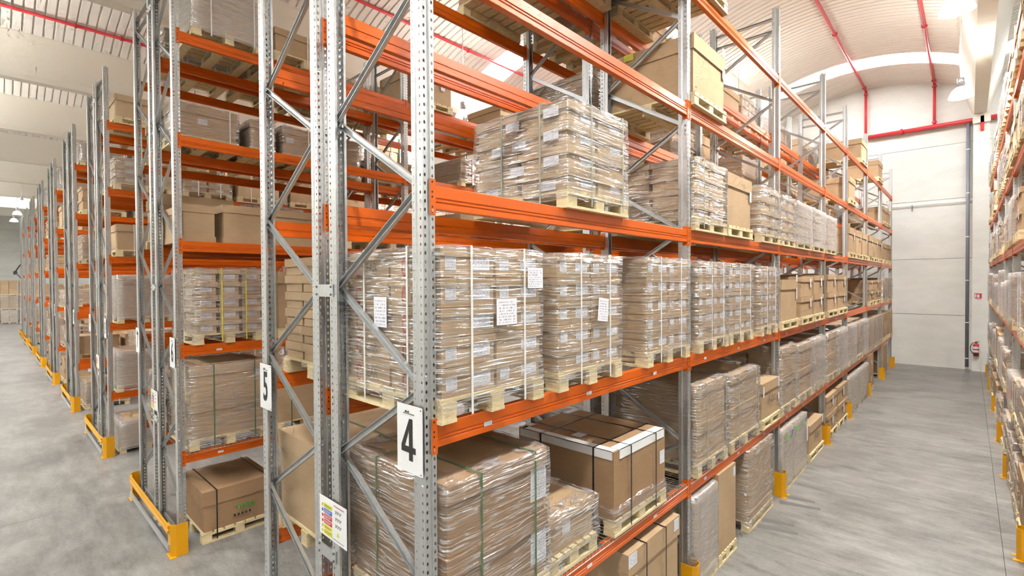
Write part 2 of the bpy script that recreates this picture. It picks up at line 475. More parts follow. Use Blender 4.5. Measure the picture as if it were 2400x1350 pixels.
pipe_thing('red sprinkler branch across the upper left of the roof', [((-17.62, PY, 11.40), (-17.62, Y_MIN, 11.40))], .05, [((-17.62, y, 11.40), (0, 1, 0)) for y in (.2, 1.3, 4.2)])
pipe_thing('short red sprinkler pipe low on the far left', [((-55.8, 20, 11.40), (-55.8, Y_MIN, 11.40))], .07, [])

# high bay lamps
def lamp_parts():
    b = MB(); b.lathe([(.0, .52), (.07, .52), (.085, .5), (.085, .34), (.06, .31), (.06, .28)], 'lamp_metal', 18); hs = b.mesh('housing', True)
    b = MB(); b.lathe([(.06, .29), (.12, .27), (.19, .2), (.24, .1), (.27, .0), (.262, .0), (.232, .1), (.18, .19), (.11, .26), (.0, .275)], 'lamp_shade', 22); rf = b.mesh('reflector', True)
    b = MB(); b.lathe([(.0, .03), (.24, .03)], 'lamp_lens', 22); ln = b.mesh('lens')
    b = MB(); b.cyl((0, 0, .5), (0, 0, 3.1), .012, 'lamp_metal', 6); rod = b.mesh('hanger_rod')
    return hs, rf, ln, rod
LP = lamp_parts()
ld = bpy.data.lights.new('lamp_light', 'AREA'); ld.shape = 'DISK'; ld.size = .44; ld.energy = LAMP_WATT; ld.color = (1.0, .965, .91)
ld.spread = math.radians(170)
lu_d = bpy.data.lights.new('lamp_uplight', 'AREA'); lu_d.shape = 'DISK'; lu_d.size = .5; lu_d.energy = UP_WATT; lu_d.color = (1.0, .965, .91)
ld_g = ld.copy(); ld_g.energy = GANG_FILL_WATT; lu_g = lu_d.copy(); lu_g.energy = GANG_FILL_UP
def lamp(x, y, z, label, lit=True, gang_fill=False):
    t = thing('high_bay_lamp', label, 'lamp', (x, y, z), group='high bay lamps')
    for n, me in zip(('housing', 'reflector', 'lens'), LP): link(n, me, t)
    top = 9.86
    for xb in XB:
        if xb - 6.5 <= x <= xb - .4: dx = x - (xb - 3.45); top = 11.83 - dx * dx / 14.56
        elif xb - .4 < x < xb + .75: top = 9.86 if -.02 < x - xb < .37 else 10.6
    if any(s0 < y < s1 for s0, s1 in SKY_Y): top += .02
    b = MB(); b.cyl((0, 0, .5), (0, 0, top - z), .012, 'lamp_metal', 6); link('hanger_rod', b.mesh('hanger_rod'), t)
    if not lit: return
    lu = bpy.data.objects.new('lamp_uplight', lu_g if gang_fill else lu_d); COL.objects.link(lu); lu.parent = t; lu.location = (0, 0, .56); lu.rotation_euler[0] = PI
    lo = bpy.data.objects.new('lamp_light', ld_g if gang_fill else ld); COL.objects.link(lo); lo.parent = t; lo.location = (0, 0, .0)
NUMW = ['zero', 'one', 'two', 'three', 'four', 'five', 'six', 'seven', 'eight', 'nine', 'ten', 'eleven', 'twelve', 'thirteen', 'fourteen', 'fifteen', 'sixteen', 'seventeen', 'eighteen', 'nineteen', 'twenty', 'twenty-one']
ORD = ['first', 'second', 'third', 'fourth', 'fifth', 'sixth', 'seventh', 'eighth', 'ninth', 'tenth', 'eleventh', 'twelfth']
for i, y in enumerate((-1.3, 4.6, 10.5, 16.4)):
    lamp(2.1, y, 8.5, ['round high bay lamp above the right aisle, behind the viewer', 'round high bay lamp above the right aisle, overhead', 'glowing round high bay lamp at the top right by the beam', 'glowing round high bay lamp lower down beside the beam'][i])
for k in range(8):
    xc = (FACES[k] - 2.41 + FACES[k + 1]) / 2
    for i, y in enumerate((8.4, 17.0) if k < 2 else ((10.0,) if k < 4 else ((-.1,) if k == 7 else ()))):
        lamp(xc, y, 8.6, 'high bay lamp over the %s aisle left of rack four, %s from the open end' % (ORD[k], ORD[i]), k < 4)
for i, x in enumerate((-48.3, -54.2)): lamp(x, -.1, 8.6, 'far left high bay lamp over the open floor, ' + ('nearer one' if i == 0 else 'farther one'), i == 1)
for i, (x, y) in enumerate(((-3.5, -5), (-10, -5), (-17, -5), (-25, -5), (-35, -5), (-47, -5))): lamp(x, y, 8.6, 'added unseen fill lamp over the front gangway, %s from the right' % ORD[i], i > 0, i > 1)  # lamps added behind the camera to brighten the left side and ceiling

# ------------------------------------------------------------------ pallet racks
def post_mesh(h):
    """perforated upright; aisle face at x=0 looking +x, section y -PW/2..PW/2, x -PD..0, open at the back"""
    b = MB(); st = 'galvanised_steel'; k = b.mat(st)
    pitch = .05; n = int(h / pitch)
    def strip(p0, p1, holes):
        # vertical sheet from p0 to p1 (xy), holes: list of (t centre, half width, half height) along the sheet
        p0, p1 = Vector((p0[0], p0[1], 0)), Vector((p1[0], p1[1], 0)); d = p1 - p0
        if not holes:
            b.quad(tuple(p0), tuple(p1), tuple(p1 + Vector((0, 0, h))), tuple(p0 + Vector((0, 0, h))), st); return
        L_ = d.length
        edges = [0.0]
        for (t, hw, hh) in holes: edges += [t - hw / L_ * 1.35, t + hw / L_ * 1.35]
        edges.append(1.0)
        for q in range(0, len(edges), 2):
            a, c = p0 + d * edges[q], p0 + d * edges[q + 1]
            b.quad(tuple(a), tuple(c), tuple(c + Vector((0, 0, h))), tuple(a + Vector((0, 0, h))), st)
        for (t, hw, hh) in holes:
            e = hw / L_ * 1.35
            for r in range(n):
                z0, z1 = r * pitch, (r + 1) * pitch; zc = (z0 + z1) / 2
                def P(tt, zz): q = p0 + d * tt; return (q.x, q.y, zz)
                out = [P(t - e, z0), P(t, z0), P(t + e, z0), P(t + e, zc), P(t + e, z1), P(t, z1), P(t - e, z1), P(t - e, zc)]
                inn = []
                for a in range(8):
                    an = -PI * .75 + a * PI / 4
                    inn.append(P(t + hw / L_ * math.cos(an), zc + hh * math.sin(an)))
                i = len(b.v); b.v += out + inn
                for a in range(8):
                    q = (a + 1) % 8; b.f.append((i + a, i + q, i + 8 + q, i + 8 + a)); b.mi.append(k)
    y = PW / 2
    hole = (.0075, .0115)
    # aisle face: flat, groove, flat
    strip((0, -y), (0, -.012), [(.5, *hole)])
    strip((0, -.012), (-.008, -.007), None); strip((-.008, -.007), (-.008, .007), None); strip((-.008, .007), (0, .012), None)
    strip((0, .012), (0, y), [(.5, *hole)])
    for s in (-1, 1):
        strip((-PD * .52, s * y * .93), (0, s * y), [(.55, .0075, .010)])
        strip((-PD * .52, s * y * .93), (-PD * .66, s * y), None)
        strip((-PD * .66, s * y), (-PD, s * y), [(.5, .0035, .004)])
        strip((-PD, s * y), (-PD, s * (y - .018)), None)
    return b.mesh('upright_post')
def post_plain(h):
    b = MB(); y = PW / 2; st = 'galvanised_steel'
    b.extrude([(-PD, -y + .018), (-PD, -y), (-PD * .6, -y * .93), (0, -y), (0, -.012), (-.008, -.007), (-.008, .007), (0, .012), (0, y), (-PD * .6, y * .93), (-PD, y), (-PD, y - .018)], 'z', 0, h, st, False, False)
    return b.mesh('upright_post')
POST = post_mesh(POST_H)
b = MB(); b.box(-PD - .02, .02, -PW / 2 - .02, PW / 2 + .02, 0, .012, 'galvanised_steel'); FOOT = b.mesh('foot_plate')

def beam_mesh(L_):
    """box beam along +y, front (x=0) ribbed, top at z=0"""
    def f():
        h = BH; b = MB()
        pr = [(-.05, 0), (-.002, 0), (0, -.003), (0, -h * .50), (-.006, -h * .53), (-.006, -h * .56), (0, -h * .59), (0, -h * .66), (-.006, -h * .69), (-.006, -h * .72), (0, -h * .75), (0, -h + .003), (-.002, -h), (-.048, -h),
              (-.05, -h + .003), (-.05, -h * .75), (-.044, -h * .72), (-.044, -h * .56), (-.05, -h * .53)]
        b.extrude(pr[::-1], 'y', 0, L_, 'orange_paint', False)
        return b.mesh('beam')
    return cached(('beam', round(L_, 3)), f)
def connector(side):
    """end plate: hooks over the aisle face of the upright; side=-1 plate lies towards -y of the joint"""
    b = MB(); s = side; z0, z1 = -BH - .035, .035
    ya, yb = sorted((0, s * .038))
    b.box(.001, .005, ya, yb, z0, z1, 'orange_paint')
    ya, yb = sorted((0, -s * .004))
    b.box(-.055, .005, ya, yb, z0, z1, 'orange_paint')
    for q in range(7):
        zc = z0 + .018 + q * (z1 - z0 - .036) / 6
        if q in (2, 5): continue
        ya, yb = sorted((s * .016, s * .026))
        b.box(.0042, .0056, ya, yb, zc - .006, zc + .006, 'slot_dark')
    ya, yb = sorted((s * .017, s * .025)); b.box(.004, .008, ya, yb, z0 + .016, z0 + .034, 'galvanised_steel')
    return b.mesh('end_connector')
CON = {-1: connector(-1), 1: connector(1)}
def brace_mesh(L_):
    def f():
        b = MB(); s = .022
        b.extrude([(-s, -.014), (s, -.014), (s, .014), (s - .003, .014), (s - .003, -.011), (-s + .003, -.011), (-s + .003, .014), (-s, .014)], 'x', 0, L_, 'galvanised_steel')
        return b.mesh('brace')
    return cached(('brace', round(L_, 2)), f)
def wire_deck(L_, dep):
    def f():
        b = MB(); n = int(L_ / .052)
        for i in range(n + 1):
            y = i * L_ / n; b.box(-dep, .004, y - .0028, y + .0028, .002, .0076, 'galvanised_steel')
            b.box(-.002, .0045, y - .0028, y + .0028, -.03, .006, 'galvanised_steel')
        for j in range(11):
            x = -.055 - j * (dep - .11) / 10; b.box(x - .003, x + .003, 0, L_, -.004, .002, 'galvanised_steel')
        b.box(.0035, .0085, 0, L_, -.030, -.025, 'strap_white')
        b.box(-.003, .003, 0, L_, .0076, .012, 'galvanised_steel')
        m = max(2, int(L_ / .30))
        for i in range(m): 
            y = (i + .5) * L_ / m; b.box(-.06, -.012, y - .03, y + .03, .0076, .011, 'clip_grey')
        return b.mesh('wire_deck')
    return cached(('deck', round(L_, 2)), f)
TAG = box_mesh('location_tag', .002, .07, .028, 'printed_label')

def frame(rack, x0, d, yc, h_nodes=None):
    """upright frame: x0 = aisle face, d=+1 aisle on +x side"""
    for s, xx in ((d, x0), (-d, x0 - d * FD)):
        o = link('upright_post', POST, rack, (xx, yc, 0), 0 if s > 0 else PI)
        link('foot_plate', FOOT, o)
    xa, xb = x0 - d * .06, x0 - d * (FD - .06)
    zo = .135 if d > 0 else .135
    z, k = zo, 0
    def bar(z0, z1, flip):
        p0, p1 = (xa, z0), (xb, z1)
        if flip: p0, p1 = (xb, z0), (xa, z1)
        dx, dz = p1[0] - p0[0], p1[1] - p0[1]; L_ = math.hypot(dx, dz)
        o = link('brace', brace_mesh(L_), rack)
        ax = Vector((dx / L_, 0, dz / L_)); ay = Vector((0, 1, 0)); az = ax.cross(ay)
        off = -.012 if flip else .012
        o.matrix_local = Matrix(((ax.x, az.x, 0, p0[0]), (0, 0, -1, yc + off), (ax.z, az.z, 0, p0[1]), (0, 0, 0, 1)))
    # zigzag: aisle nodes at .54+1.19k, rear nodes at 1.135+1.19k
    zz = .54
    bar(.16, .16, False)
    while zz < 7.0:
        bar(zz, zz + .595, False); bar(zz + .595, zz + 1.19, True); zz += 1.19
    bar(zz - .02, zz - .02, False); bar(7.86, 7.86, False)

def rack_row(num, x0, d, nb, decks=(), skip=(), tags=False):
    lab = {3: 'orange and grey pallet rack along the right edge of the right aisle', 4: 'orange and grey pallet rack signed 4 beside the right aisle',
           5: 'orange and grey pallet rack signed 5 standing back to back with rack 4', 6: 'orange and grey pallet rack signed 6 left of the post signed 5'}.get(
        num, 'orange and grey pallet rack number %s, counting leftwards from the four sign' % NUMW[num])
    rk = thing('pallet_rack', lab, 'pallet rack', (0, 0, 0), group='pallet racks')
    first = 2 if num == 3 else 0
    for i in range(first, nb + 1): frame(rk, x0, d, U[i] - PW / 2)
    for i in range(first, nb):
        L_ = U[i + 1] - PW - U[i]
        for lv in range(1, 6):
            if (i, lv) in skip: continue
            for back in (0, 1):
                xx = x0 - d * (FD if back else 0); dd = -d if back else d
                if dd > 0: o = link('beam', beam_mesh(L_), rk, (xx, U[i], Z[lv])); 
                else: o = link('beam', beam_mesh(L_), rk, (xx, U[i] + L_, Z[lv]), PI)
                c1 = link('end_connector', CON[-1], o, (0, 0, 0)); c2 = link('end_connector', CON[1], o, (0, L_, 0))
                if tags and not back and lv in (1, 2) and i < 4:
                    for q in range(3): link('location_tag', TAG, o, (.001, L_ * (.12 + .33 * q), -.10))
            if (i, lv) in decks:
                if d > 0: link('wire_deck', wire_deck(L_, FD), rk, (x0, U[i], Z[lv]))
    return rk
ROWX = {3: (2.85, -1), 4: (0, 1), 5: (-2.41, -1)}
for k in range(1, 9):
    ROWX[4 + 2 * k] = (FACES[k], 1); ROWX[5 + 2 * k] = (FACES[k] - 2.41, -1)
NB = {3: 7, 4: 7, 5: 7, 6: 7, 7: 7, 8: 5, 9: 4, 10: 3, 11: 2, 12: 2, 13: 1, 14: 2, 15: 1, 16: 1, 17: 1, 18: 1, 19: 1, 20: 1, 21: 1}
for r, (x0, d) in ROWX.items():
    rack_row(r, x0, d, NB[r], decks=[(i, 1) for i in range(NB[r])] if r in (4, 6) else [], tags=r in (4, 6))

# spacers between back-to-back rows
b = MB(); b.box(-GAP / 2 - .06, GAP / 2 + .06, -.004, .004, -.045, .045, 'galvanised_steel')
for s in (-1, 1):
    for zz in (-.028, .028): b.cyl((s * (GAP / 2 + .035), -.004, zz), (s * (GAP / 2 + .035), -.012, zz), .008, 'clip_grey', 6)
SPC = b.mesh('row_spacer')
RO = {int(q): o for q, o in ((4, None),)} 
racks = [o for o in COL.objects if o.name.startswith('pallet_rack')]
for i, k in enumerate(range(0, 9)):
    par = racks[1 + 2 * k] if 1 + 2 * k < len(racks) else None
    if par is None: continue
    xm = FACES[k] - FD - GAP / 2
    for zz in (1.56, 3.50, 7.6):
        link('row_spacer', SPC, par, (xm, -PW - .004, zz))

# yellow column guards and row-end guards
def guard_mesh():
    b = MB(); h = .40; t = .006; a, c = .075, .085      # three-sided bent plate, open towards the rack
    pr = [(-.09, -c), (.035, -c), (a, -c * .45), (a, c * .45), (.035, c), (-.09, c)]
    inn = [(-.09, -c + t), (.033, -c + t), (a - t, -c * .42), (a - t, c * .42), (.033, c - t), (-.09, c - t)]
    ring = pr + inn[::-1]
    b.extrude(ring, 'z', .0, h, 'yellow_paint', True)
    b.box(.02, a + .035, -c - .02, -c + .03, 0, .008, 'yellow_paint'); b.box(.02, a + .035, c - .03, c + .02, 0, .008, 'yellow_paint')
    return b.mesh('column_guard')
GM = guard_mesh()
for r in (3, 4):
    x0, d = ROWX[r]
    for i in range(1, 8):
        if r == 3 and i < 2: continue
        o = thing('column_guard', 'yellow steel guard at the foot of the %s post of %s' % (ORD[i], 'rack 4' if r == 4 else 'the right-hand rack'), 'column guard',
                  (x0 + d * .03, U[i] - PW / 2, 0), 0 if d > 0 else PI, 'yellow column guards', GM)
def end_guard(xf, idx):
    """low yellow barrier across the open end of one double row"""
    t = thing('rack_end_guard', 'low yellow end barrier at the foot of the %s double rack left of rack 4' % ORD[idx - 1] if idx else 'low yellow end barrier at the foot of racks 4 and 5', 'barrier', (xf, -PW - .01, 0), group='row-end barriers')
    for s, xx in ((1, .04), (-1, -2.45)):
        b = MB(); h = .42; 
        pr = [(-.10, -.10), (.03, -.10), (.085, -.05), (.085, .085), (.079, .085), (.079, -.047), (.028, -.094), (-.10, -.094)]
        pr = [(p[0] * s, p[1]) for p in pr]
        if s < 0: pr = pr[::-1]
        b.extrude(pr, 'z', 0, h, 'yellow_paint'); b.box(min(-.1 * s, .11 * s), max(-.1 * s, .11 * s), -.12, -.05, 0, .008, 'yellow_paint')
        link('corner_guard', b.mesh('corner_guard'), t, (xx, 0, 0))
    b = MB(); b.extrude([(-.10, .30), (-.125, .30), (-.125, .335), (-.11, .34), (-.11, .36), (-.125, .365), (-.125, .40), (-.10, .40)], 'x', -2.42, .03, 'yellow_paint'); link('rail', b.mesh('rail'), t)
    b = MB(); b.extrude([(-.10, .07), (-.12, .07), (-.12, .15), (-.10, .15)], 'x', -2.42, .03, 'galvanised_steel'); link('kick_rail', b.mesh('kick_rail'), t)
for k in range(0, 9): end_guard(FACES[k], k)

# number plates on the row ends
def text_mesh(txt, size, m, sx=1.0, off=0.0):
    cu = bpy.data.curves.new('lettering', 'FONT'); cu.body = txt; cu.size = size; cu.align_x = 'CENTER'; cu.align_y = 'CENTER'; cu.offset = off
    cu.resolution_u = 3
    o = bpy.data.objects.new('tmp', cu); COL.objects.link(o)
    dg = bpy.context.evaluated_depsgraph_get(); dg.update()
    me = bpy.data.meshes.new_from_object(o.evaluated_get(dg)); COL.objects.unlink(o); bpy.data.objects.remove(o)
    for v in me.vertices: v.co = (v.co.x * sx, 0, v.co.y)
    me.materials.clear(); me.materials.append(M[m]); me.name = 'lettering'
    return me
def number_plate(n, x):
    b = MB(); b.box(-.125, .125, 0, .003, -.2, .2, 'white_plastic'); me = b.mesh('number_plate')
    t = thing('number_plate', 'white plate with a black number %s on the end post of its rack' % NUMW[n], 'sign', (x, -PW - .018, 2.635), group='rack number plates', me=me)
    if n == 4:
        b = MB(); q = .00105
        pts = [(-.018, .11), (.018, .11), (.018, -.05), (.05, -.05), (.05, -.085), (.018, -.085), (.018, -.13), (-.018, -.13), (-.018, -.085), (-.078, -.085), (-.078, -.05)]
        pts = [(.0, .12), (.033, .12), (.033, -.045), (.062, -.045), (.062, -.082), (.033, -.082), (.033, -.125), (-.004, -.125), (-.004, -.082), (-.08, -.082), (-.08, -.045)]
        b.poly([(p[0], -.0015, p[1]) for p in (pts[0], pts[1], pts[2], pts[8], pts[9], pts[10])][:0] or [(0, -.0015, .12), (.033, -.0015, .12), (.033, -.0015, -.045), (-.004, -.0015, -.045), (-.004, -.0015, .05)], 'ink_black')
        b.poly([(0, -.0015, .12), (-.004, -.0015, .05), (-.043, -.0015, -.045), (-.08, -.0015, -.045)], 'ink_black')
        b.poly([(-.08, -.0015, -.045), (.062, -.0015, -.045), (.062, -.0015, -.082), (-.08, -.0015, -.082)], 'ink_black')
        b.poly([(-.004, -.0015, -.082), (.033, -.0015, -.082), (.033, -.0015, -.128), (-.004, -.0015, -.128)], 'ink_black')
        link('numeral', b.mesh('numeral'), t)
    else:
        me = text_mesh(str(n), .36, 'ink_black', .62, .008); o = link('numeral', me, t, (0, -.0015, -.01))
    b = MB(); b.poly([(-.05, -.0015, .155), (-.03, -.0015, .168), (-.02, -.0015, .158), (-.005, -.0015, .168), (.0, -.0015, .155)], 'ink_black'); b.box(-.06, .05, -.0018, -.0012, .146, .151, 'ink_grey'); link('maker_mark', b.mesh('maker_mark'), t)
    for (sx, sz) in ((.112, .185), (.112, -.185)):
        b = MB(); b.cyl((sx, 0, sz), (sx, -.004, sz), .004, 'clip_grey', 6); link('rivet', b.mesh('rivet'), t)
for r in range(4, 14):
    x0, d = ROWX[r]
    number_plate(r, x0 - .123 if d > 0 else x0 + .16 - .045)

def load_sign(x, label):
    b = MB(); b.box(-.2, .2, 0, .003, -.145, .145, 'white_plastic')
    t = thing('load_notice', label, 'sign', (x, -PW - .016, 1.83), me=b.mesh('load_notice'), group='load notices')
    z = .098
    for i, (mm, hh) in enumerate((('sign_yellow', .034), ('ink_blue', .036), ('sign_red', .036), ('sign_red', .036), ('sign_yellow', .03), ('sign_yellow', .036))):
        b = MB(); b.box(-.128, -.01, -.002, 0, z - hh + .004, z, mm)
        for q in range(2): b.box(-.12, -.02 - .02 * q, -.0024, -.0018, z - .012 - q * .011, z - .009 - q * .011, 'paper_white' if 'yellow' not in mm else 'ink_grey')
        link('notice_band', b.mesh('notice_band'), t)
        b = MB(); b.cyl((-.152, -.002, z - hh / 2), (-.152, 0, z - hh / 2), .012, mm, 10); link('notice_symbol', b.mesh('notice_symbol'), t); z -= hh + .004
    b = MB()
    for i in range(3):
        b.box(.04, .13, -.0022, -.001, .085 - i * .05, .089 - i * .05, 'ink_grey')
        for q in range(3): b.box(.045 + q * .03, .055 + q * .03, -.0022, -.001, .07 - i * .05, .08 - i * .05, 'ink_grey')
    b.box(.02, .17, -.0022, -.001, .118, .122, 'ink_red'); b.box(.0, .16, -.0022, -.001, -.125, -.122, 'ink_grey')
    link('notice_print', b.mesh('notice_print'), t)
    b = MB(); b.poly([(.06, -.002, -.09), (.1, -.002, -.09), (.08, -.002, -.055)], 'sign_yellow'); link('warning_triangle', b.mesh('warning_triangle'), t)
load_sign(-1.08, 'white load notice with yellow, blue and red bands between racks 4 and 5')
load_sign(FACES[1] - 1.2, 'white load notice with coloured bands on the end of racks 6 and 7')
load_sign(FACES[2] - 1.2, 'small white load notice on the end of racks 8 and 9')

# ------------------------------------------------------------------ pallet loads
PH = .144
def pallet_boards(w, d, orient):
    """list of (name, x0,x1,y0,y1,z0,z1); +x is the aisle face; orient 'short': bottom boards run in x"""
    P = []; bt = .022; bl = .078
    if orient == 'short':      # deck boards run along y? the visible aisle face shows three separate feet
        for i in range(7): x = -d / 2 + (i + .5) * d / 7; P.append(('deck_board', x - d / 14 + .012, x + d / 14 - .012, -w / 2, w / 2, PH - bt, PH))
        for yy in (-w / 2 + .06, 0, w / 2 - .06):
            P.append(('stringer_board', -d / 2, d / 2, yy - .06, yy + .06, PH - 2 * bt, PH - bt)); P.append(('bottom_board', -d / 2, d / 2, yy - .06, yy + .06, 0, bt))
            for xx in (-d / 2 + .07, 0, d / 2 - .07): P.append(('block', xx - .07, xx + .07, yy - .055, yy + .055, bt, PH - 2 * bt))
    else:
        for i in range(7): y = -w / 2 + (i + .5) * w / 7; P.append(('deck_board', -d / 2, d / 2, y - w / 14 + .012, y + w / 14 - .012, PH - bt, PH))
        for xx in (-d / 2 + .06, 0, d / 2 - .06):
            P.append(('stringer_board', xx - .06, xx + .06, -w / 2, w / 2, PH - 2 * bt, PH - bt)); P.append(('bottom_board', xx - .06, xx + .06, -w / 2, w / 2, 0, bt))
            for yy in (-w / 2 + .06, 0, w / 2 - .06): P.append(('block', xx - .055, xx + .055, yy - .06, yy + .06, bt, PH - 2 * bt))
    return P
def add_pallet(root, w, d, orient, near):
    w, d = round(w, 2), round(d, 2)
    P = pallet_boards(w, d, orient)
    if near:
        core = [p for p in P if p[0] == 'stringer_board']
        def f():
            b = MB()
            for q in core: b.box(*q[1:], 'pallet_wood')
            return b.mesh('pallet')
        o = link('pallet', cached(('pal', w, d, orient), f), root)
        for q in P:
            if q[0] == 'stringer_board': continue
            x0, x1, y0, y1, z0, z1 = q[1:]
            link(q[0], box_mesh(q[0], x1 - x0, y1 - y0, z1 - z0, 'pallet_wood'), o, ((x0 + x1) / 2, (y0 + y1) / 2, z0))
    else:
        def f():
            b = MB()
            for q in P: b.box(*q[1:], 'pallet_wood')
            return b.mesh('pallet')
        o = link('pallet', cached(('palf', w, d, orient), f), root)
    return o

def carton_mesh(dx, dy, dz, style, m):
    def f():
        b = MB(); x, y = dx / 2, dy / 2
        if style in ('lid', 'deep'):
            lz = dz * (.30 if style == 'lid' else .36); q = .009 if style == 'lid' else .020
            b.box(-x + q, x - q, -y + q, y - q, 0, dz - lz, m)
            b.box(-x, x, -y, y, dz - lz, dz, m)
        elif style == 'band':
            lz = dz * .5
            b.box(-x + .012, x - .012, -y + .012, y - .012, 0, dz - lz, m)
            b.box(-x, x, -y, y, dz - lz, dz, m)
        elif style[:3] == 'cap':      # large box with a telescoping lid
            lz = min(.17, dz * .27) if not style[3:] else float(style[3:])
            b.box(-x + .017, x - .017, -y + .017, y - .017, 0, dz - .01, m)
            b.box(-x, x, -y, y, dz - lz, dz, m)
        elif style == 'tray':     # lid at the top and a tray at the bottom
            lz = min(.13, dz * .2)
            b.box(-x + .012, x - .012, -y + .012, y - .012, 0.01, dz - .01, m)
            b.box(-x, x, -y, y, dz - lz, dz, m); b.box(-x, x, -y, y, 0, lz * .8, m)
        else:
            c = .004
            b.box(-x, x, -y, y, 0, dz, m)
        return b.mesh('carton')
    return cached(('ctn', round(dx, 3), round(dy, 3), round(dz, 3), style, m), f)

def film_mesh(w, d, h, z0, seed, loose):
    def f():
        rg = random.Random(seed); b = MB(); k = b.mat('stretch_film')
        step = .11; per = []
        c = .03
        def edge(p, q, n):
            for i in range(n): per.append((p[0] + (q[0] - p[0]) * i / n, p[1] + (q[1] - p[1]) * i / n))
        x, y = d / 2, w / 2
        nx, ny = max(2, int(d / step)), max(2, int(w / step))
        edge((-x + c, -y), (x - c, -y), nx); edge((x - c, -y), (x, -y + c), 1); edge((x, -y + c), (x, y - c), ny); edge((x, y - c), (x - c, y), 1)
        edge((x - c, y), (-x + c, y), nx); edge((-x + c, y), (-x, y - c), 1); edge((-x, y - c), (-x, -y + c), ny); edge((-x, -y + c), (-x + c, -y), 1)
        n = len(per); nz = max(4, int((h - z0) / .10))
        rows = []
        for j in range(nz + 1):
            z = z0 + (h - z0) * j / nz; row = []
            for (px, py) in per:
                o = 1 + (.006 + .011 * loose * rg.random()) / max(abs(px), abs(py), .2)
                row.append((px * o, py * o, z + (rg.random() - .5) * (.03 if 0 < j < nz else .025)))
            rows.append(row)
        rows.append([(px * .93, py * .93, h + .006 + .014 * loose * rg.random()) for px, py in per])
        rows.append([(px * .72, py * .72, h + .004) for px, py in per])
        i0 = len(b.v)
        for r in rows: b.v += r
        for j in range(len(rows) - 1):
            for i in range(n):
                q = (i + 1) % n; o = i0 + j * n
                b.f.append((o + i, o + q, o + n + q, o + n + i)); b.mi.append(k)
        return b.mesh('film', True)
    return cached(('film', round(w, 2), round(d, 2), round(h, 2), round(z0, 2), seed % 5, loose), f)
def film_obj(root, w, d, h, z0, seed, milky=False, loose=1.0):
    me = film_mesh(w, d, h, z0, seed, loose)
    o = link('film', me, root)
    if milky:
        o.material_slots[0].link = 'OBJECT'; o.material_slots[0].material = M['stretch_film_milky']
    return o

def strap_loop(root, axis, pos, w, d, h, m, z0=.04, wd=.014, off=.014):
    """strap in a vertical plane; axis 'x': runs over front, top and back at y=pos; 'y': over the sides at x=pos"""
    def f():
        b = MB(); t = .0025; o = off
        L_ = (d if axis == 'x' else w) / 2 + o; H = h + o * .6
        for (a0, a1, c0, c1) in ((-L_, L_, H, H + t), (L_, L_ + t, z0, H), (-L_ - t, -L_, z0, H)):
            if axis == 'x': b.box(a0, a1, -wd / 2, wd / 2, c0, c1, m)
            else: b.box(-wd / 2, wd / 2, a0, a1, c0, c1, m)
        return b.mesh('strap')
    me = cached(('strap', axis, round(w, 2), round(d, 2), round(h, 3), m, z0, wd, off), f)
    return link('strap', me, root, (0, pos, 0) if axis == 'x' else (pos, 0, 0))

def label_on(parent, x, y, z, lw, lh, axis='x', tilt=0.0, m='printed_label', name='label'):
    """paper label; axis 'x' faces +x, '-y' faces -y, 'z' lies on top"""
    me = box_mesh(name, .0016, lw, lh, m)
    o = link(name, me, parent, (x, y, z - lh / 2))
    if axis == '-y': o.rotation_euler[2] = -PI / 2
    if axis == 'z': o.rotation_euler[1] = -PI / 2; o.location = (x + lh / 2, y, z)
    if tilt: o.rotation_euler[0] = tilt
    return o

LEVEL_WORD = ['floor level', 'shelf one', 'shelf two', 'shelf three', 'shelf four', 'top shelf']
ROWPHRASE = {3: 'right-edge rack'}
HIDDEN = {5: '001 121 122 123 132 212 221 222 251 311 312 321 411 412 413 421 422 511 512 521 522 531 532 533 611 612 613 621 631 633 652 653', 6: '121 122 123 142 221 222 223 241 242 251 252 321 341 351 352 421 422 431 432 441 442 451 452 453 521 522 523 531 541 542 551 552 621 622 623 631 632 641 642 651 652', 7: '021 022 111 112 113 121 122 123 131 132 143 211 212 221 222 223 231 232 233 241 242 251 252 331 341 342 351 352 431 432 433 441 442 451 452 453 531 532 533 541 551 552 631 632 633 641 642 651', 8: '002 003 023 032 052 131 132 231 232 233 243 252', 9: '022 032 033 042 052 053 131 132 133 142 151 152', 10: '002 012 021 032 033 131 132 133 141 142 152 153 231 232 241 242 243 252 253', 11: '013 021 022 032 033 043 052 053 131 132 141 142 143 151 152', 12: '003 031 043 052 053 131 132 133 141 142 151 152 153', 14: '002 003 013 022 033 043 052 131 132 141 142 143 151 152 153', 16: '002 003 013 031 043 052 053', 18: '002 003 013 023 032 033 052 053', 20: '002 013 032 051'}      # slots that no sight line reaches
COUNT = {}
def bay_of(y):
    for i in range(7):
        if y < U[i + 1] - .04: return i
    return 6
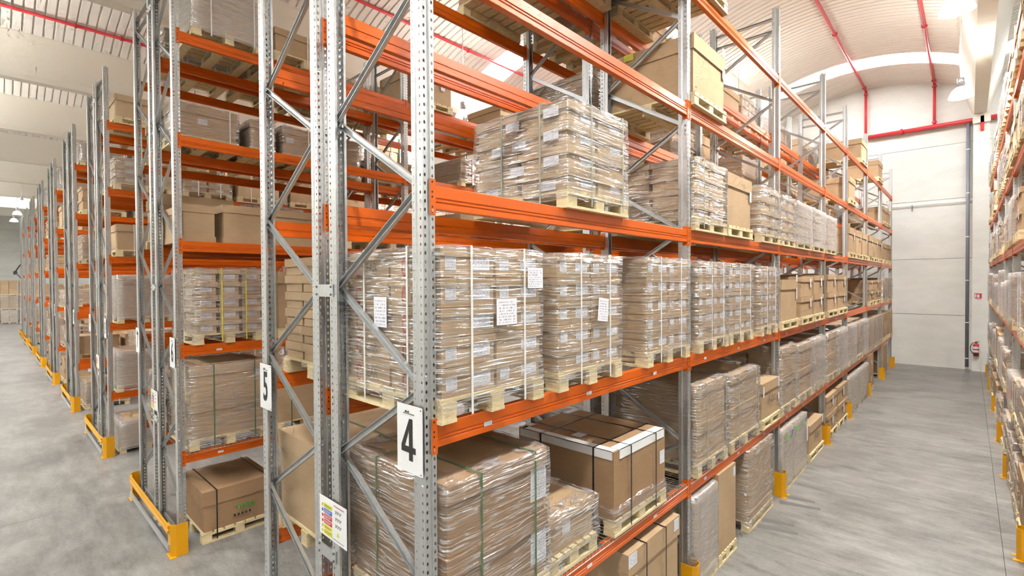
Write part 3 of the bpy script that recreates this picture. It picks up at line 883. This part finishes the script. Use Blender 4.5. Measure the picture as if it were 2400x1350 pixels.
def load(row, y0, y1, lev, h, kind, look, near=False, grid=(2, 2, 5), style='lid', straps=(), film=None, orient='short', depth=1.12, over=.05,
         cm='cardboard', labels=None, seed=1, pal=True, name=None, zoff=0.0, splits=None, loose=1.0, bare=None):
    x0, d = ROWX[row]
    yc = (y0 + y1) / 2; w = y1 - y0; by = bay_of(yc)
    COUNT[(row, by, lev)] = COUNT.get((row, by, lev), 0) + 1; n = COUNT[(row, by, lev)]
    if '%d%d%d' % (by, lev, n) in HIDDEN.get(row, '').split(): return None
    rp = ROWPHRASE.get(row) or 'rack ' + NUMW[row]
    lw_ = LEVEL_WORD[lev]
    label = '%s, %s in %s bay of %s, %s' % (look, ORD[n - 1], ORD[by], rp, lw_)
    if len(label.split()) > 16: label = '%s, %s bay of %s, %s' % (look, ORD[by], rp, lw_)
    if len(label.split()) > 16: label = '%s, %s %s' % (look, rp, lw_)
    zb = Z[lev] + zoff + (.012 if (lev == 1 and row in (4, 6)) else 0.0)
    root = thing(name or {'wrap': 'wrapped_pallet_load', 'stack': 'carton_stack', 'crate': 'boxed_pallet_load', 'double': 'boxed_pallet_load'}[kind], label, 'pallet load',
                 (x0 + d * (over - depth / 2), yc, zb), 0 if d > 0 else PI, 'pallet loads on the racks')
    root['key'] = '%d %d %d %d' % (row, by, lev, n)
    rg = random.Random(seed * 7919 + int(y0 * 100) + lev * 31 + row)
    zp = PH if pal else 0.0
    if pal: add_pallet(root, w, depth, orient, near)
    H = h - zp
    if kind in ('wrap', 'stack'):
        nu, nd, nz = grid; cw, cd, ch = (w - .02) / nu, (depth - .03) / nd, H / nz
        for k in range(nz):
            for i in range(nu):
                for j in range(nd):
                    if not (j == nd - 1 or i in (0, nu - 1) or k == nz - 1): continue     # the hidden core is solid anyway
                    me = carton_mesh(cd - .007, cw - .007, ch - .004, style, cm)
                    jx = (rg.random() - .5) * .006
                    o = link('carton', me, root, (-depth / 2 + .015 + (j + .5) * cd + jx, -w / 2 + .01 + (i + .5) * cw + (rg.random() - .5) * .005, zp + k * ch))
                    if labels and j == nd - 1 and near is not None:
                        for (lu, lv, lw, lh) in labels:
                            if rg.random() < .93:
                                label_on(o, (cd - .007) / 2 - {'lid': .009, 'deep': .020, 'cap': .017, 'band': .012, 'tray': .012}.get(style[:4].strip('.0123456789'), 0) + .001, lu * cw / 2, ch * (.36 + lv * .5), lw, min(lh, ch * .6), tilt=(rg.random() - .5) * .06)
    elif kind == 'crate':
        o = link('carton', carton_mesh(depth - .03, w - .02, H, style, cm), root, (0, 0, zp))
        if labels:
            for (lu, zz, lw, lh) in labels: label_on(o, depth / 2 - .012, lu * w / 2, zz, lw, lh, tilt=(rg.random() - .5) * .05)
    elif kind == 'double':
        for k in range(2):
            o = link('carton', carton_mesh(depth - .04, w - .03 + (rg.random() - .5) * .02, H / 2 - .004, style, cm), root, ((rg.random() - .5) * .01, (rg.random() - .5) * .012, zp + k * H / 2))
            if labels:
                for (lu, zz, lw, lh) in labels: label_on(o, depth / 2 - .017, lu * w / 2, zz * .5, lw, lh)
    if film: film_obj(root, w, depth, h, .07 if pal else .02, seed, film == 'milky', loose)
    for (axis, pos, m) in straps: strap_loop(root, axis, pos * (w if axis == 'x' else depth) / 2, w, depth, h, m, .03, .016 if near else .02, .018 if film else .006)
    return root

LAB2 = [(-.62, .35, .085, .15), (.45, .35, .16, .17)]
LABS = [(0, .3, .15, .10)]
LW = 'film-wrapped stack of small cartons'
# --- rack 4, first bay
a = load(4, -.0, .935, 2, 1.045, 'wrap', 'film-wrapped carton stack with white straps and many labels', True, (2, 2, 5), 'lid', [('x', -.52, 'strap_white'), ('x', .52, 'strap_white'), ('y', .45, 'strap_white'), ('y', -.45, 'strap_white')], 'clear', labels=LAB2, seed=1)
label_on(a, .585, .06, .64, .19, .17, m='printed_label', name='packing_list'); label_on(a, .585, .35, .86, .16, .14, name='packing_list')
label_on(a, -.05, -.487, .64, .15, .20, axis='-y', name='packing_list')
RED = {}
for k in range(5):
    for q, xx in enumerate((-.36, .20)):
        if 'm' not in RED:
            RED['m'] = text_mesh('LEAR', .085, 'ink_grey', .9, .001)
            b = MB(); pts = []
            for i in range(20):
                t_ = .5 + 5.0 * i / 19; pts.append((.035 * math.cos(t_), .062 * math.sin(t_)))
            for i in range(19):
                p, r_ = pts[i], pts[i + 1]; b.poly([(p[0], 0, p[1]), (r_[0], 0, r_[1]), (r_[0] * .55, 0, r_[1] * .66), (p[0] * .55, 0, p[1] * .66)], 'ink_red')
            RED['g'] = b.mesh('logo')
        z = PH + (k + .36) * .18
        link('logo', RED['g'], a, (xx, -.4655, z)); link('lettering', RED['m'], a, (xx + .15, -.4655, z + .005))
a = load(4, 1.115, 2.03, 2, 1.045, 'wrap', 'film-wrapped carton stack with a tilted white sheet under its straps', True, (2, 2, 5), 'lid', [('x', -.42, 'strap_white'), ('x', .5, 'strap_white')], 'clear', labels=LAB2, seed=2)
label_on(a, .585, .10, .60, .15, .19, tilt=-.12, name='packing_list')
load(4, 2.50, 3.47, 2, 1.06, 'wrap', 'film-wrapped carton stack with two white straps', True, (2, 2, 5), 'lid', [('x', -.5, 'strap_white'), ('x', .45, 'strap_white')], 'clear', labels=LAB2, seed=3)
load(4, .03, 1.0, 1, 1.05, 'wrap', 'large film-wrapped carton with dark green straps', True, (1, 1, 2), 'cap', [('x', -.45, 'strap_green'), ('x', .62, 'strap_green'), ('y', -.3, 'strap_green')], 'clear', cm='cardboard_brown', labels=[(.82, .55, .16, .15), (.82, .1, .17, .20)], seed=4, loose=1.6)
load(4, 1.05, 1.70, 1, .46, 'wrap', 'low crumpled film-wrapped carton', True, (1, 1, 1), 'cap', [], 'clear', orient='long', labels=[(-.2, .35, .10, .10), (.7, .5, .16, .10)], seed=5, loose=3.0, over=-.0)
a = load(4, 1.93, 2.93, 1, .75, 'crate', 'brown carton with white edge strips and black straps', True, style='plain', cm='cardboard_brown', orient='long', depth=1.15,
         straps=[('x', -.45, 'strap_black'), ('x', .52, 'strap_black'), ('y', .62, 'strap_black'), ('y', -.45, 'strap_black')], labels=[(.85, .33, .10, .13)], seed=6, over=.03)
b = MB()
b.box(.47, .567, -.40, .46, .751, .756, 'white_plastic'); b.box(.562, .567, -.40, .46, .67, .756, 'white_plastic'); link('edge_protector', b.mesh('edge_protector'), a)
b = MB(); b.box(-.54, .545, -.497, -.41, .751, .756, 'white_plastic'); b.box(-.54, .545, -.497, -.492, .675, .756, 'white_plastic'); link('edge_protector', b.mesh('edge_protector'), a)
b = MB(); b.box(-.567, -.49, -.48, -.30, .751, .756, 'white_plastic'); b.box(-.567, -.562, -.48, -.3, .68, .756, 'white_plastic'); link('edge_protector', b.mesh('edge_protector'), a)
b = MB(); b.box(-.567, -.49, .25, .48, .751, .756, 'white_plastic'); b.box(-.567, -.562, .25, .48, .68, .756, 'white_plastic'); link('edge_protector', b.mesh('edge_protector'), a)
label_on(a, .05, -.28, .7545, .14, .11, axis='z')
film_obj(a, 1.0, 1.14, .25, .10, 3)
load(4, 2.14, 3.24, 0, 1.06, 'crate', 'lidded carton with two black straps and white labels on its corner', True, style='cap.21', straps=[('x', -.42, 'strap_black'), ('x', .32, 'strap_black')], labels=[(-.84, .85, .15, .12), (-.84, .62, .15, .12), (.82, .84, .11, .12)], orient='long', seed=7)
a = load(4, 1.24, 2.14, 3, .84, 'wrap', 'film-wrapped stack of lidded cartons with green straps', True, (2, 2, 4), 'deep', [('x', -.35, 'strap_grey'), ('x', .72, 'strap_grey'), ('y', .5, 'strap_grey'), ('y', -.3, 'strap_grey')], 'clear', orient='long', labels=[(.3, .3, .16, .085)], seed=9, cm='cardboard_light', depth=1.06)
for (xx, zz) in ((-.05, .73), (.36, .76), (-.22, .55), (.02, .56), (.36, .58), (.36, .38), (.0, .35), (-.3, .2), (.33, .19)): label_on(a, xx, -.447, zz, .15, .075, axis='-y')
# --- rack 4, second bay and on, from the photograph
load(4, 3.62, 4.29, 0, 1.10, 'wrap', 'pale film-covered block', True, (1, 1, 1), 'cap', [], 'milky', orient='long', seed=11)
load(4, 4.33, 4.96, 0, 1.15, 'crate', 'tall plain carton with a slanted grey mark', True, style='plain', orient='long', labels=[(.8, .9, .07, .12)], seed=12, cm='cardboard')
load(4, 5.47, 6.62, 0, 1.14, 'wrap', 'tall film-wrapped carton with green straps round it', True, (1, 1, 1), 'tray', [], 'clear', orient='long', seed=13, loose=1.6)
load(4, 3.68, 4.62, 1, 1.05, 'wrap', 'film-wrapped carton pile with grey straps', True, (1, 1, 2), 'cap', [('x', -.5, 'strap_grey'), ('x', .75, 'strap_grey')], 'clear', seed=14, loose=1.6)
load(4, 4.76, 5.91, 1, 1.01, 'wrap', 'film-wrapped carton pile with a crossing film band', True, (1, 1, 2), 'cap', [('x', -.6, 'strap_grey'), ('x', .8, 'strap_grey')], 'clear', seed=15, loose=1.6)
a = load(4, 6.09, 7.02, 1, .69, 'crate', 'lidded carton with grey lettering and white side labels', True, style='cap', labels=[(-.85, .42, .06, .16), (.85, .48, .07, .16), (.85, .25, .07, .1)], orient='long', seed=16)
KD = text_mesh('Kdac', .2, 'ink_grey', .9, .002)
def print_front(root, me, depth, y, z):
    o = link('lettering', me, root, (depth / 2 - .008, y, z), PI / 2); return o
print_front(a, KD, 1.12, .02, .42)
load(4, 3.73, 4.65, 2, 1.05, 'wrap', LW + ' with white straps', True, (2, 2, 5), 'lid', [('x', -.3, 'strap_white'), ('x', .5, 'strap_white')], 'clear', labels=LAB2, seed=1)
load(4, 4.71, 5.63, 2, 1.05, 'wrap', LW + ' with white straps and a tilted sheet', True, (2, 2, 5), 'lid', [('x', -.3, 'strap_white'), ('x', .6, 'strap_white')], 'clear', labels=LAB2, seed=2)
load(4, 6.02, 6.86, 2, 1.03, 'wrap', LW + ' with one pale strap', True, (2, 2, 5), 'lid', [('x', -.5, 'strap_white'), ('x', .5, 'strap_white')], 'clear', labels=LAB2, seed=3)
load(4, 3.62, 4.60, 3, .83, 'wrap', 'pale film-wrapped stack of lidded cartons', True, (2, 2, 4), 'deep', [('x', -.6, 'strap_grey')], 'clear', orient='long', labels=LABS, seed=17, cm='cardboard_light')
load(4, 4.65, 5.61, 3, .82, 'crate', 'tall plain carton with its lid askew', True, style='cap', orient='long', labels=[(.85, .45, .07, .14)], seed=18)
a = load(4, 3.60, 4.58, 4, .80, 'crate', 'big lidded carton with a yellow note on its side', True, style='cap', orient='long', depth=1.16, seed=19, labels=[(.85, .72, .08, .10), (.85, .45, .08, .12)])
label_on(a, -.24, -.492, .76, .13, .08, axis='-y', m='strap_yellow', name='note')
for q, (ya, yb) in enumerate(((7.13, 7.95), (8.03, 9.16), (9.30, 10.36))):
    load(4, ya, yb, 3, .84, 'wrap', 'white film-wrapped stack of bulging cartons', True, (2, 2, 4), 'deep', [], 'milky' if q else 'clear', orient='long', labels=LABS, seed=20 + q, cm='cardboard_light', loose=2)
load(4, 6.05, 7.0, 3, .84, 'wrap', 'white film-wrapped carton stack beside the post', True, (2, 2, 4), 'deep', [('x', .2, 'strap_grey')], 'clear', orient='long', labels=LABS, seed=26, cm='cardboard_light')
load(4, 7.11, 8.16, 2, .84, 'crate', 'tall carton with a deep lid', True, style='cap', orient='long', labels=[(.85, .72, .1, .12), (.85, .45, .06, .2)], seed=27)
load(4, 8.41, 9.39, 2, .90, 'double', 'two lidded cartons one on the other', True, style='cap', orient='long', labels=[(.5, .5, .1, .16)], seed=28)
load(4, 9.47, 10.38, 2, .93, 'double', 'two lidded cartons one on the other', True, style='cap', orient='long', labels=[(.4, .5, .1, .16)], seed=29)
for q, (ya, yb, hh) in enumerate(((7.12, 8.05, 1.12), (8.17, 9.26, 1.06), (9.37, 10.30, 1.07))):
    load(4, ya, yb, 1, hh, 'wrap', 'tall loosely film-wrapped pile of cartons', True, (1, 2, 2), 'cap', [], 'clear' if q != 2 else 'milky', seed=30 + q, loose=2.5, cm='cardboard')
a = load(4, 7.17, 7.74, 0, 1.06, 'wrap', 'pale film-covered block with a green sticker', True, (1, 1, 1), 'plain', [], 'milky', orient='long', seed=34, cm='cardboard_light')
label_on(a, .595, -.1, .92, .09, .08, m='sticker_green', name='sticker'); label_on(a, .595, .15, .95, .06, .09, m='sticker_blue', name='sticker')
a = load(4, 7.76, 8.76, 0, 1.06, 'wrap', 'pale film-covered block with green and blue stickers', True, (1, 1, 1), 'plain', [], 'milky', orient='long', seed=35, cm='cardboard_light')
label_on(a, .595, -.32, .95, .10, .08, m='sticker_green', name='sticker'); label_on(a, .595, .1, .97, .10, .07, m='sticker_green', name='sticker'); label_on(a, .595, .3, .97, .07, .08, m='sticker_blue', name='sticker'); label_on(a, .595, .4, .7, .08, .3, m='paper_white', name='sticker')
a = load(4, 9.10, 10.33, 0, .70, 'crate', 'lidded carton with grey lettering', True, style='cap', labels=[(.85, .5, .07, .18)], orient='long', seed=36)
print_front(a, KD, 1.12, -.02, .42)
for q, (ya, yb) in enumerate(((10.70, 11.85), (12.0, 13.2))):
    load(4, ya, yb, 0, .98, 'double', 'two stacked lidded cartons' if q == 0 else 'two stacked pale cartons', False, style='cap', labels=[(.1, .5, .12, .2)], seed=37 + q)
# the remaining bays of rack 4
load(4, 10.55, 11.55, 3, .82, 'wrap', 'white film-wrapped carton stack', False, (2, 2, 4), 'deep', [], 'milky', seed=40, orient='long', cm='cardboard_light', loose=2)
for q in range(2): load(4, 10.75 + q * 1.22, 11.85 + q * 1.22, 2, .95, 'double', 'two lidded cartons one on the other', False, style='cap', orient='long', labels=[(.4, .5, .1, .18)], seed=41 + q)
for q in range(2): load(4, 10.75 + q * 1.2, 11.8 + q * 1.2, 1, 1.06, 'wrap', 'pale film-wrapped carton pile', False, (1, 2, 2), 'cap', [], 'milky' if q else 'clear', seed=43 + q, loose=2)
for q in range(3): load(4, 13.36 + q * 1.08, 14.34 + q * 1.08, 3, .79, 'crate', 'lidded carton with a white label', False, style='cap', orient='long', labels=[(.5, .45, .09, .18)], seed=45 + q)
for q in range(2): load(4, 13.45 + q * 1.65, 14.95 + q * 1.65, 0, 1.02 , 'wrap', 'pale film-covered block with labels', False, (2, 1, 1), 'plain', [], 'milky', seed=48 + q, cm='cardboard_light', labels=[(0, .5, .1, .1)])
for q in range(3): load(4, 13.38 + q * 1.08, 14.38 + q * 1.08, 1, 1.06, 'wrap', 'pale film-wrapped carton pile', False, (1, 2, 2), 'cap', [], 'milky' if q != 1 else 'clear', seed=50 + q, loose=2)
load(4, 13.36, 14.30, 4, .70, 'crate', 'large lidded carton', False, style='cap', orient='long', seed=53)
load(4, 15.25, 16.30, 5, .69, 'crate', 'large lidded carton high up', False, style='cap', orient='long', seed=54)
for q in range(3):
    load(4, 16.75 + q * 1.08, 17.75 + q * 1.08, 3, .79, 'crate', 'lidded carton with a white label', False, style='cap', orient='long', labels=[(.5, .45, .09, .18)], seed=55 + q)
    load(4, 16.8 + q * 1.08, 17.8 + q * 1.08, 1, 1.02, 'wrap', 'carton stack of two rows', False, (2, 1, 3), 'plain', [], 'clear', seed=58 + q)
    load(4, 20.12 + q * 1.03, 21.1 + q * 1.03, 1, 1.0, 'stack', 'carton stack of three rows', False, (2, 1, 3), 'plain', [], None, seed=61 + q)
for q in range(2):
    load(4, 17.0 + q * 1.5, 18.3 + q * 1.5, 2, .82, 'double', 'two brown lidded cartons', False, style='cap', labels=[(-.3, .5, .2, .1)], seed=64 + q)
    load(4, 20.2 + q * 1.5, 21.4 + q * 1.5, 2, .88, 'wrap', 'mixed carton pile', False, (2, 1, 3), 'lid', [], 'clear', seed=66 + q)
    load(4, 20.3 + q * 1.3, 21.45 + q * 1.3, 3, .74, 'crate', 'lidded carton', False, style='cap', seed=68 + q)
    load(4, 20.15 + q * 1.15, 21.2 + q * 1.15, 4, .66, 'crate', 'lidded carton', False, style='cap', orient='long', labels=[(.4, .4, .1, .15)], seed=70 + q)
load(4, 16.25 + .55, 17.86, 0, 1.2, 'double', 'two tall cartons', False, style='plain', labels=[(.2, .5, .1, .15)], seed=72)
load(4, 20.3, 21.5, 0, 1.15, 'crate', 'tall carton near the far wall', False, style='plain', seed=73)
load(4, 18.85, 19.93, 5, .7, 'crate', 'lidded carton high up near the far wall', False, style='cap', orient='long', seed=74)
load(4, 2.55, 3.5, 5, .75, 'crate', 'carton seen from below on the top beams', True, style='plain', orient='long', seed=75)
load(4, 3.66, 4.62, 5, .75, 'crate', 'carton seen from below on the top beams', True, style='plain', orient='long', seed=77)

# --- rack 5 (seen from behind through the end frames and over rack 4)
load(5, .12, 1.15, 2, 1.06, 'stack', 'unwrapped stack of carton trays with one corner label', True, (2, 3, 6), 'band', [], None, cm='cardboard', orient='long', seed=80)
load(5, .05, 1.2, 1, .90, 'crate', 'big lidded carton with green straps', True, style='cap', straps=[('x', 0, 'strap_green')], orient='long', seed=81)
load(5, .2, 1.0, 0, .42, 'crate', 'small low carton on the ground', True, style='plain', orient='long', seed=82)
rg = random.Random(5)
def fill(row, bays, levels, prob, near=False, first=True):
    for i in bays:
        for lv in levels:
            span = U[i + 1] - PW - U[i]; n = 3 if span > 3 else 2; sl = span / n
            for q in range(n):
                if rg.random() > prob: continue
                y0 = U[i] + q * sl + .05 + rg.random() * .06; y1 = y0 + sl - .18 + rg.random() * .05
                t = rg.random(); hh = (.62 + rg.random() * .4) if lv not in (3, 4, 5) else (.55 + rg.random() * .3)
                s = 100 + rg.randrange(5)
                if t < .38: load(row, y0, y1, lv, hh, 'wrap', rg.choice(['film-wrapped carton pile', 'glossy wrapped carton stack', 'wrapped stack of small cartons']), near, rg.choice([(2, 2, 4), (2, 1, 3), (1, 1, 2)]), rg.choice(['deep', 'cap']), [('x', -.4, 'strap_white'), ('x', .5, 'strap_white')] if rg.random() < .5 else [], 'clear', labels=LABS if rg.random() < .6 else None, seed=s, cm=rg.choice(['cardboard', 'cardboard_light']))
                elif t < .72: load(row, y0, y1, lv, hh, 'crate', rg.choice(['lidded carton', 'plain lidded carton', 'large carton with a lid']), near, style='cap', straps=[('x', -.4, 'strap_white'), ('x', .5, 'strap_white')] if rg.random() < .35 else [], labels=[(.5, hh * .5, .1, .16)] if rg.random() < .7 else None, seed=s, orient=rg.choice(['short', 'long']), cm=rg.choice(['cardboard', 'cardboard', 'cardboard_light']))
                elif t < .86: load(row, y0, y1, lv, hh, 'double', 'two lidded cartons one on the other', near, style='cap', labels=[(.4, .5, .1, .16)], seed=s)
                else: load(row, y0, y1, lv, hh, 'wrap', 'milky film-wrapped block', near, (1, 1, 1), 'cap', [], 'milky', seed=s)
fill(5, range(1, 7), range(1, 6), .72)
load(5, 2.32, 3.38, 5, .7, 'crate', 'carton seen from below', True, style='plain', orient='long', seed=83)
# --- rack 6, first bay from the photograph
a = load(6, .17, 1.12, 0, .70, 'crate', 'lidded carton with black straps and green print', True, style='cap.20', straps=[('x', -.62, 'strap_black'), ('x', .8, 'strap_black')], orient='long', seed=90, cm='cardboard_brown')
GT = text_mesh('TOPLI', .10, 'ink_green', .9, .003); print_front(a, GT, 1.12, .08, .36)
b = MB()
for i in range(5): b.box(.552, .5535, -.08 + i * .05, -.055 + i * .05, .25, .285, 'ink_black')
b.box(.552, .5535, -.10, .17, .225, .23, 'ink_grey'); link('handling_print', b.mesh('handling_print'), a)
load(6, .04, 1.05, 1, 1.13, 'wrap', 'large film-wrapped carton with green straps and a film tail', True, (1, 1, 2), 'cap', [('x', -.42, 'strap_green'), ('x', .62, 'strap_green')], 'clear', seed=91, loose=1.6, labels=[(.8, .6, .12, .1)], cm='cardboard')
load(6, 1.15, 2.1, 1, .67, 'crate', 'low carton with green straps', True, style='plain', straps=[('x', -.5, 'strap_green'), ('x', .5, 'strap_green')], orient='short', seed=92, cm='cardboard')
load(6, .11, 1.0, 2, 1.03, 'wrap', 'white film-wrapped stack of small labelled cartons with yellow straps', True, (3, 2, 5), 'deep', [('x', -.25, 'strap_yellow'), ('x', .45, 'strap_yellow')], 'clear', labels=[(0, .3, .14, .10)], seed=93, loose=2, cm='cardboard_light')
load(6, -.0, .42, 3, .50, 'crate', 'open-topped plain carton with a tray base', True, style='tray', orient='long', seed=94, pal=False, over=-.02)
load(6, .49, 1.05, 3, .54, 'crate', 'plain carton with a torn lid edge', True, style='tray', orient='long', seed=95, pal=False, over=-.02)
load(6, 1.18, 2.0, 3, .54, 'crate', 'plain lidded carton behind the post signed 5', True, style='tray', orient='long', seed=96, pal=False, over=-.02)
load(6, .0, .86, 4, .59, 'wrap', 'low film-wrapped carton with one label', True, (1, 1, 1), 'cap', [('x', .7, 'strap_white')], 'clear', seed=97, orient='short', labels=[(-.1, .3, .12, .08)], over=-.45, depth=1.0)
load(6, 1.01, 1.40, 4, .57, 'wrap', 'small film-wrapped carton', True, (1, 1, 1), 'cap', [], 'clear', seed=98, over=-.45, depth=1.0)
load(6, 1.5, 2.15, 4, .57, 'wrap', 'low film-wrapped carton with a white strap', True, (1, 1, 1), 'cap', [('x', .3, 'strap_white')], 'clear', seed=99, labels=[(-.6, .3, .12, .08)], over=-.45, depth=1.0)
load(6, .13, 1.05, 5, 1.0, 'wrap', 'tall white film-wrapped block with white straps', True, (1, 1, 1), 'plain', [('x', -.5, 'strap_white'), ('x', .7, 'strap_white')], 'milky', seed=100, cm='cardboard_light')
load(6, 1.2, 2.2, 5, .5, 'crate', 'low lidded carton with a white strap', True, style='cap', straps=[('x', 0, 'strap_white')], seed=101)
load(6, 1.2, 2.1, 2, 1.0, 'crate', 'tall lidded carton', True, style='cap', seed=102)
load(6, 2.3, 3.3, 3, .6, 'crate', 'lidded carton', True, style='cap', seed=103)
fill(6, (1, 2, 3, 4, 5, 6), range(2, 6), .75)
fill(7, (0, 1, 2), range(1, 6), .8)
fill(7, (3, 4, 5, 6), range(3, 6), .7)
for r in (8, 10, 12, 14):
    fill(r, (0,), range(0, 6), .85); 
    if NB[r] > 1: fill(r, (1,), range(3, 6), .8)
    if NB[r] > 2: fill(r, (2,), range(3, 6), .8)
for r in (9, 11): fill(r, (0,), range(1, 6), .8); fill(r, (1,), range(3, 6), .7)
for r in (16, 18, 20): fill(r, (0,), range(0, 6), .8)
fill(3, (2, 3, 4, 5, 6), range(0, 6), .93)

# ------------------------------------------------------------------ far wall fittings and the far left
b = MB(); b.box(-.1, .1, -.004, 0, -.1, .14, 'sign_red')
t = thing('extinguisher_sign', 'small red extinguisher sign on the column at the far wall', 'sign', (2.55, WALL_Y - .342, 2.86), me=b.mesh('extinguisher_sign'))
b = MB(); b.poly([(-.02, -.006, -.03), (.03, -.006, -.03), (.035, -.006, .07), (.015, -.006, .1), (-.015, -.006, .1), (-.03, -.006, .05)], 'paper_white'); b.box(-.085, -.05, -.006, -.004, -.02, .11, 'paper_white'); link('pictogram', b.mesh('pictogram'), t)
b = MB(); b.box(-.1, .1, -.006, -.004, -.1, -.055, 'paper_white'); b.box(-.08, .08, -.0065, -.005, -.085, -.07, 'sign_red'); link('caption', b.mesh('caption'), t)
t = thing('fire_extinguisher', 'red fire extinguisher hung on the column at the far wall', 'fire extinguisher', (2.50, WALL_Y - .44, .60))
b = MB(); b.lathe([(.0, .0), (.075, .0), (.083, .02), (.083, .07)], 'machine_dark', 16); link('base_cap', b.mesh('base_cap', True), t)
b = MB(); b.lathe([(.083, .07), (.085, .08), (.085, .40), (.07, .45), (.03, .48), (.028, .5)], 'extinguisher_red', 16); link('cylinder', b.mesh('cylinder', True), t)
for zz, hh in ((.14, .09), (.27, .10)):
    b = MB(); b.lathe([(.0862, zz), (.0862, zz + hh)], 'paper_white', 16); link('wrap_label', b.mesh('wrap_label', True), t)
b = MB(); b.box(-.03, .03, -.02, .02, .5, .54, 'machine_dark'); b.box(-.02, .09, -.012, .012, .55, .565, 'machine_dark'); b.box(-.02, .07, -.012, .012, .52, .53, 'machine_dark'); link('valve_handle', b.mesh('valve_handle'), t)
b = MB(); pts = [(-.02, 0, .52)] + [(-.09 - .075 * math.sin(PI * i / 8), -.01, .50 - .42 * i / 8) for i in range(9)]
for p, q in zip(pts[:-1], pts[1:]): b.cyl(p, q, .011, 'rubber_black', 8)
link('hose', b.mesh('hose', True), t)
b = MB(); b.box(-.03, .03, .08, .11, .2, .5, 'machine_dark'); link('wall_hook', b.mesh('wall_hook'), t)

def floor_stack(yc, col):
    for lv, (z, h, mm, fm) in enumerate(((0, 1.24, 'cardboard_light', 'milky'), (1.24, 1.3, 'cardboard', 'clear'), (2.54, 1.35, 'cardboard', None))):
        root = thing('floor_pallet_load', '%s load of the %s floor stack by the far left wall' % (['bottom', 'middle', 'top'][lv], col), 'pallet load', (-61.6, yc, z), group='floor stacks far left')
        add_pallet(root, 1.1, 1.1, 'short', False)
        for k in range(3):
            for i in range(2):
                link('carton', carton_mesh(1.06, .53, (h - PH) / 3 - .004, 'lid', mm), root, (0, -.27 + i * .54, PH + k * (h - PH) / 3))
        if fm: film_obj(root, 1.1, 1.1, h - .004, .05, 3, fm == 'milky', 1.0)
for yc, col in ((-1.5, 'left'), (-.3, 'middle'), (.9, 'right')): floor_stack(yc, col)
t = thing('mirror_bracket', 'dark triangular bracket sticking out from the farthest rack', 'bracket', (-45.71, -.2, 4.35))
for nm, p0, p1 in (('strut', (0.02, .12, .55), (-1.1, -.12, .05)), ('strut', (0.02, .12, -.35), (-1.1, -.12, .05))):
    b = MB(); b.cyl(p0, p1, .04, 'machine_dark', 8); link(nm, b.mesh(nm), t)
b = MB(); b.box(-1.25, -1.0, -.2, 0, -.12, .12, 'machine_dark'); link('mirror_head', b.mesh('mirror_head'), t)
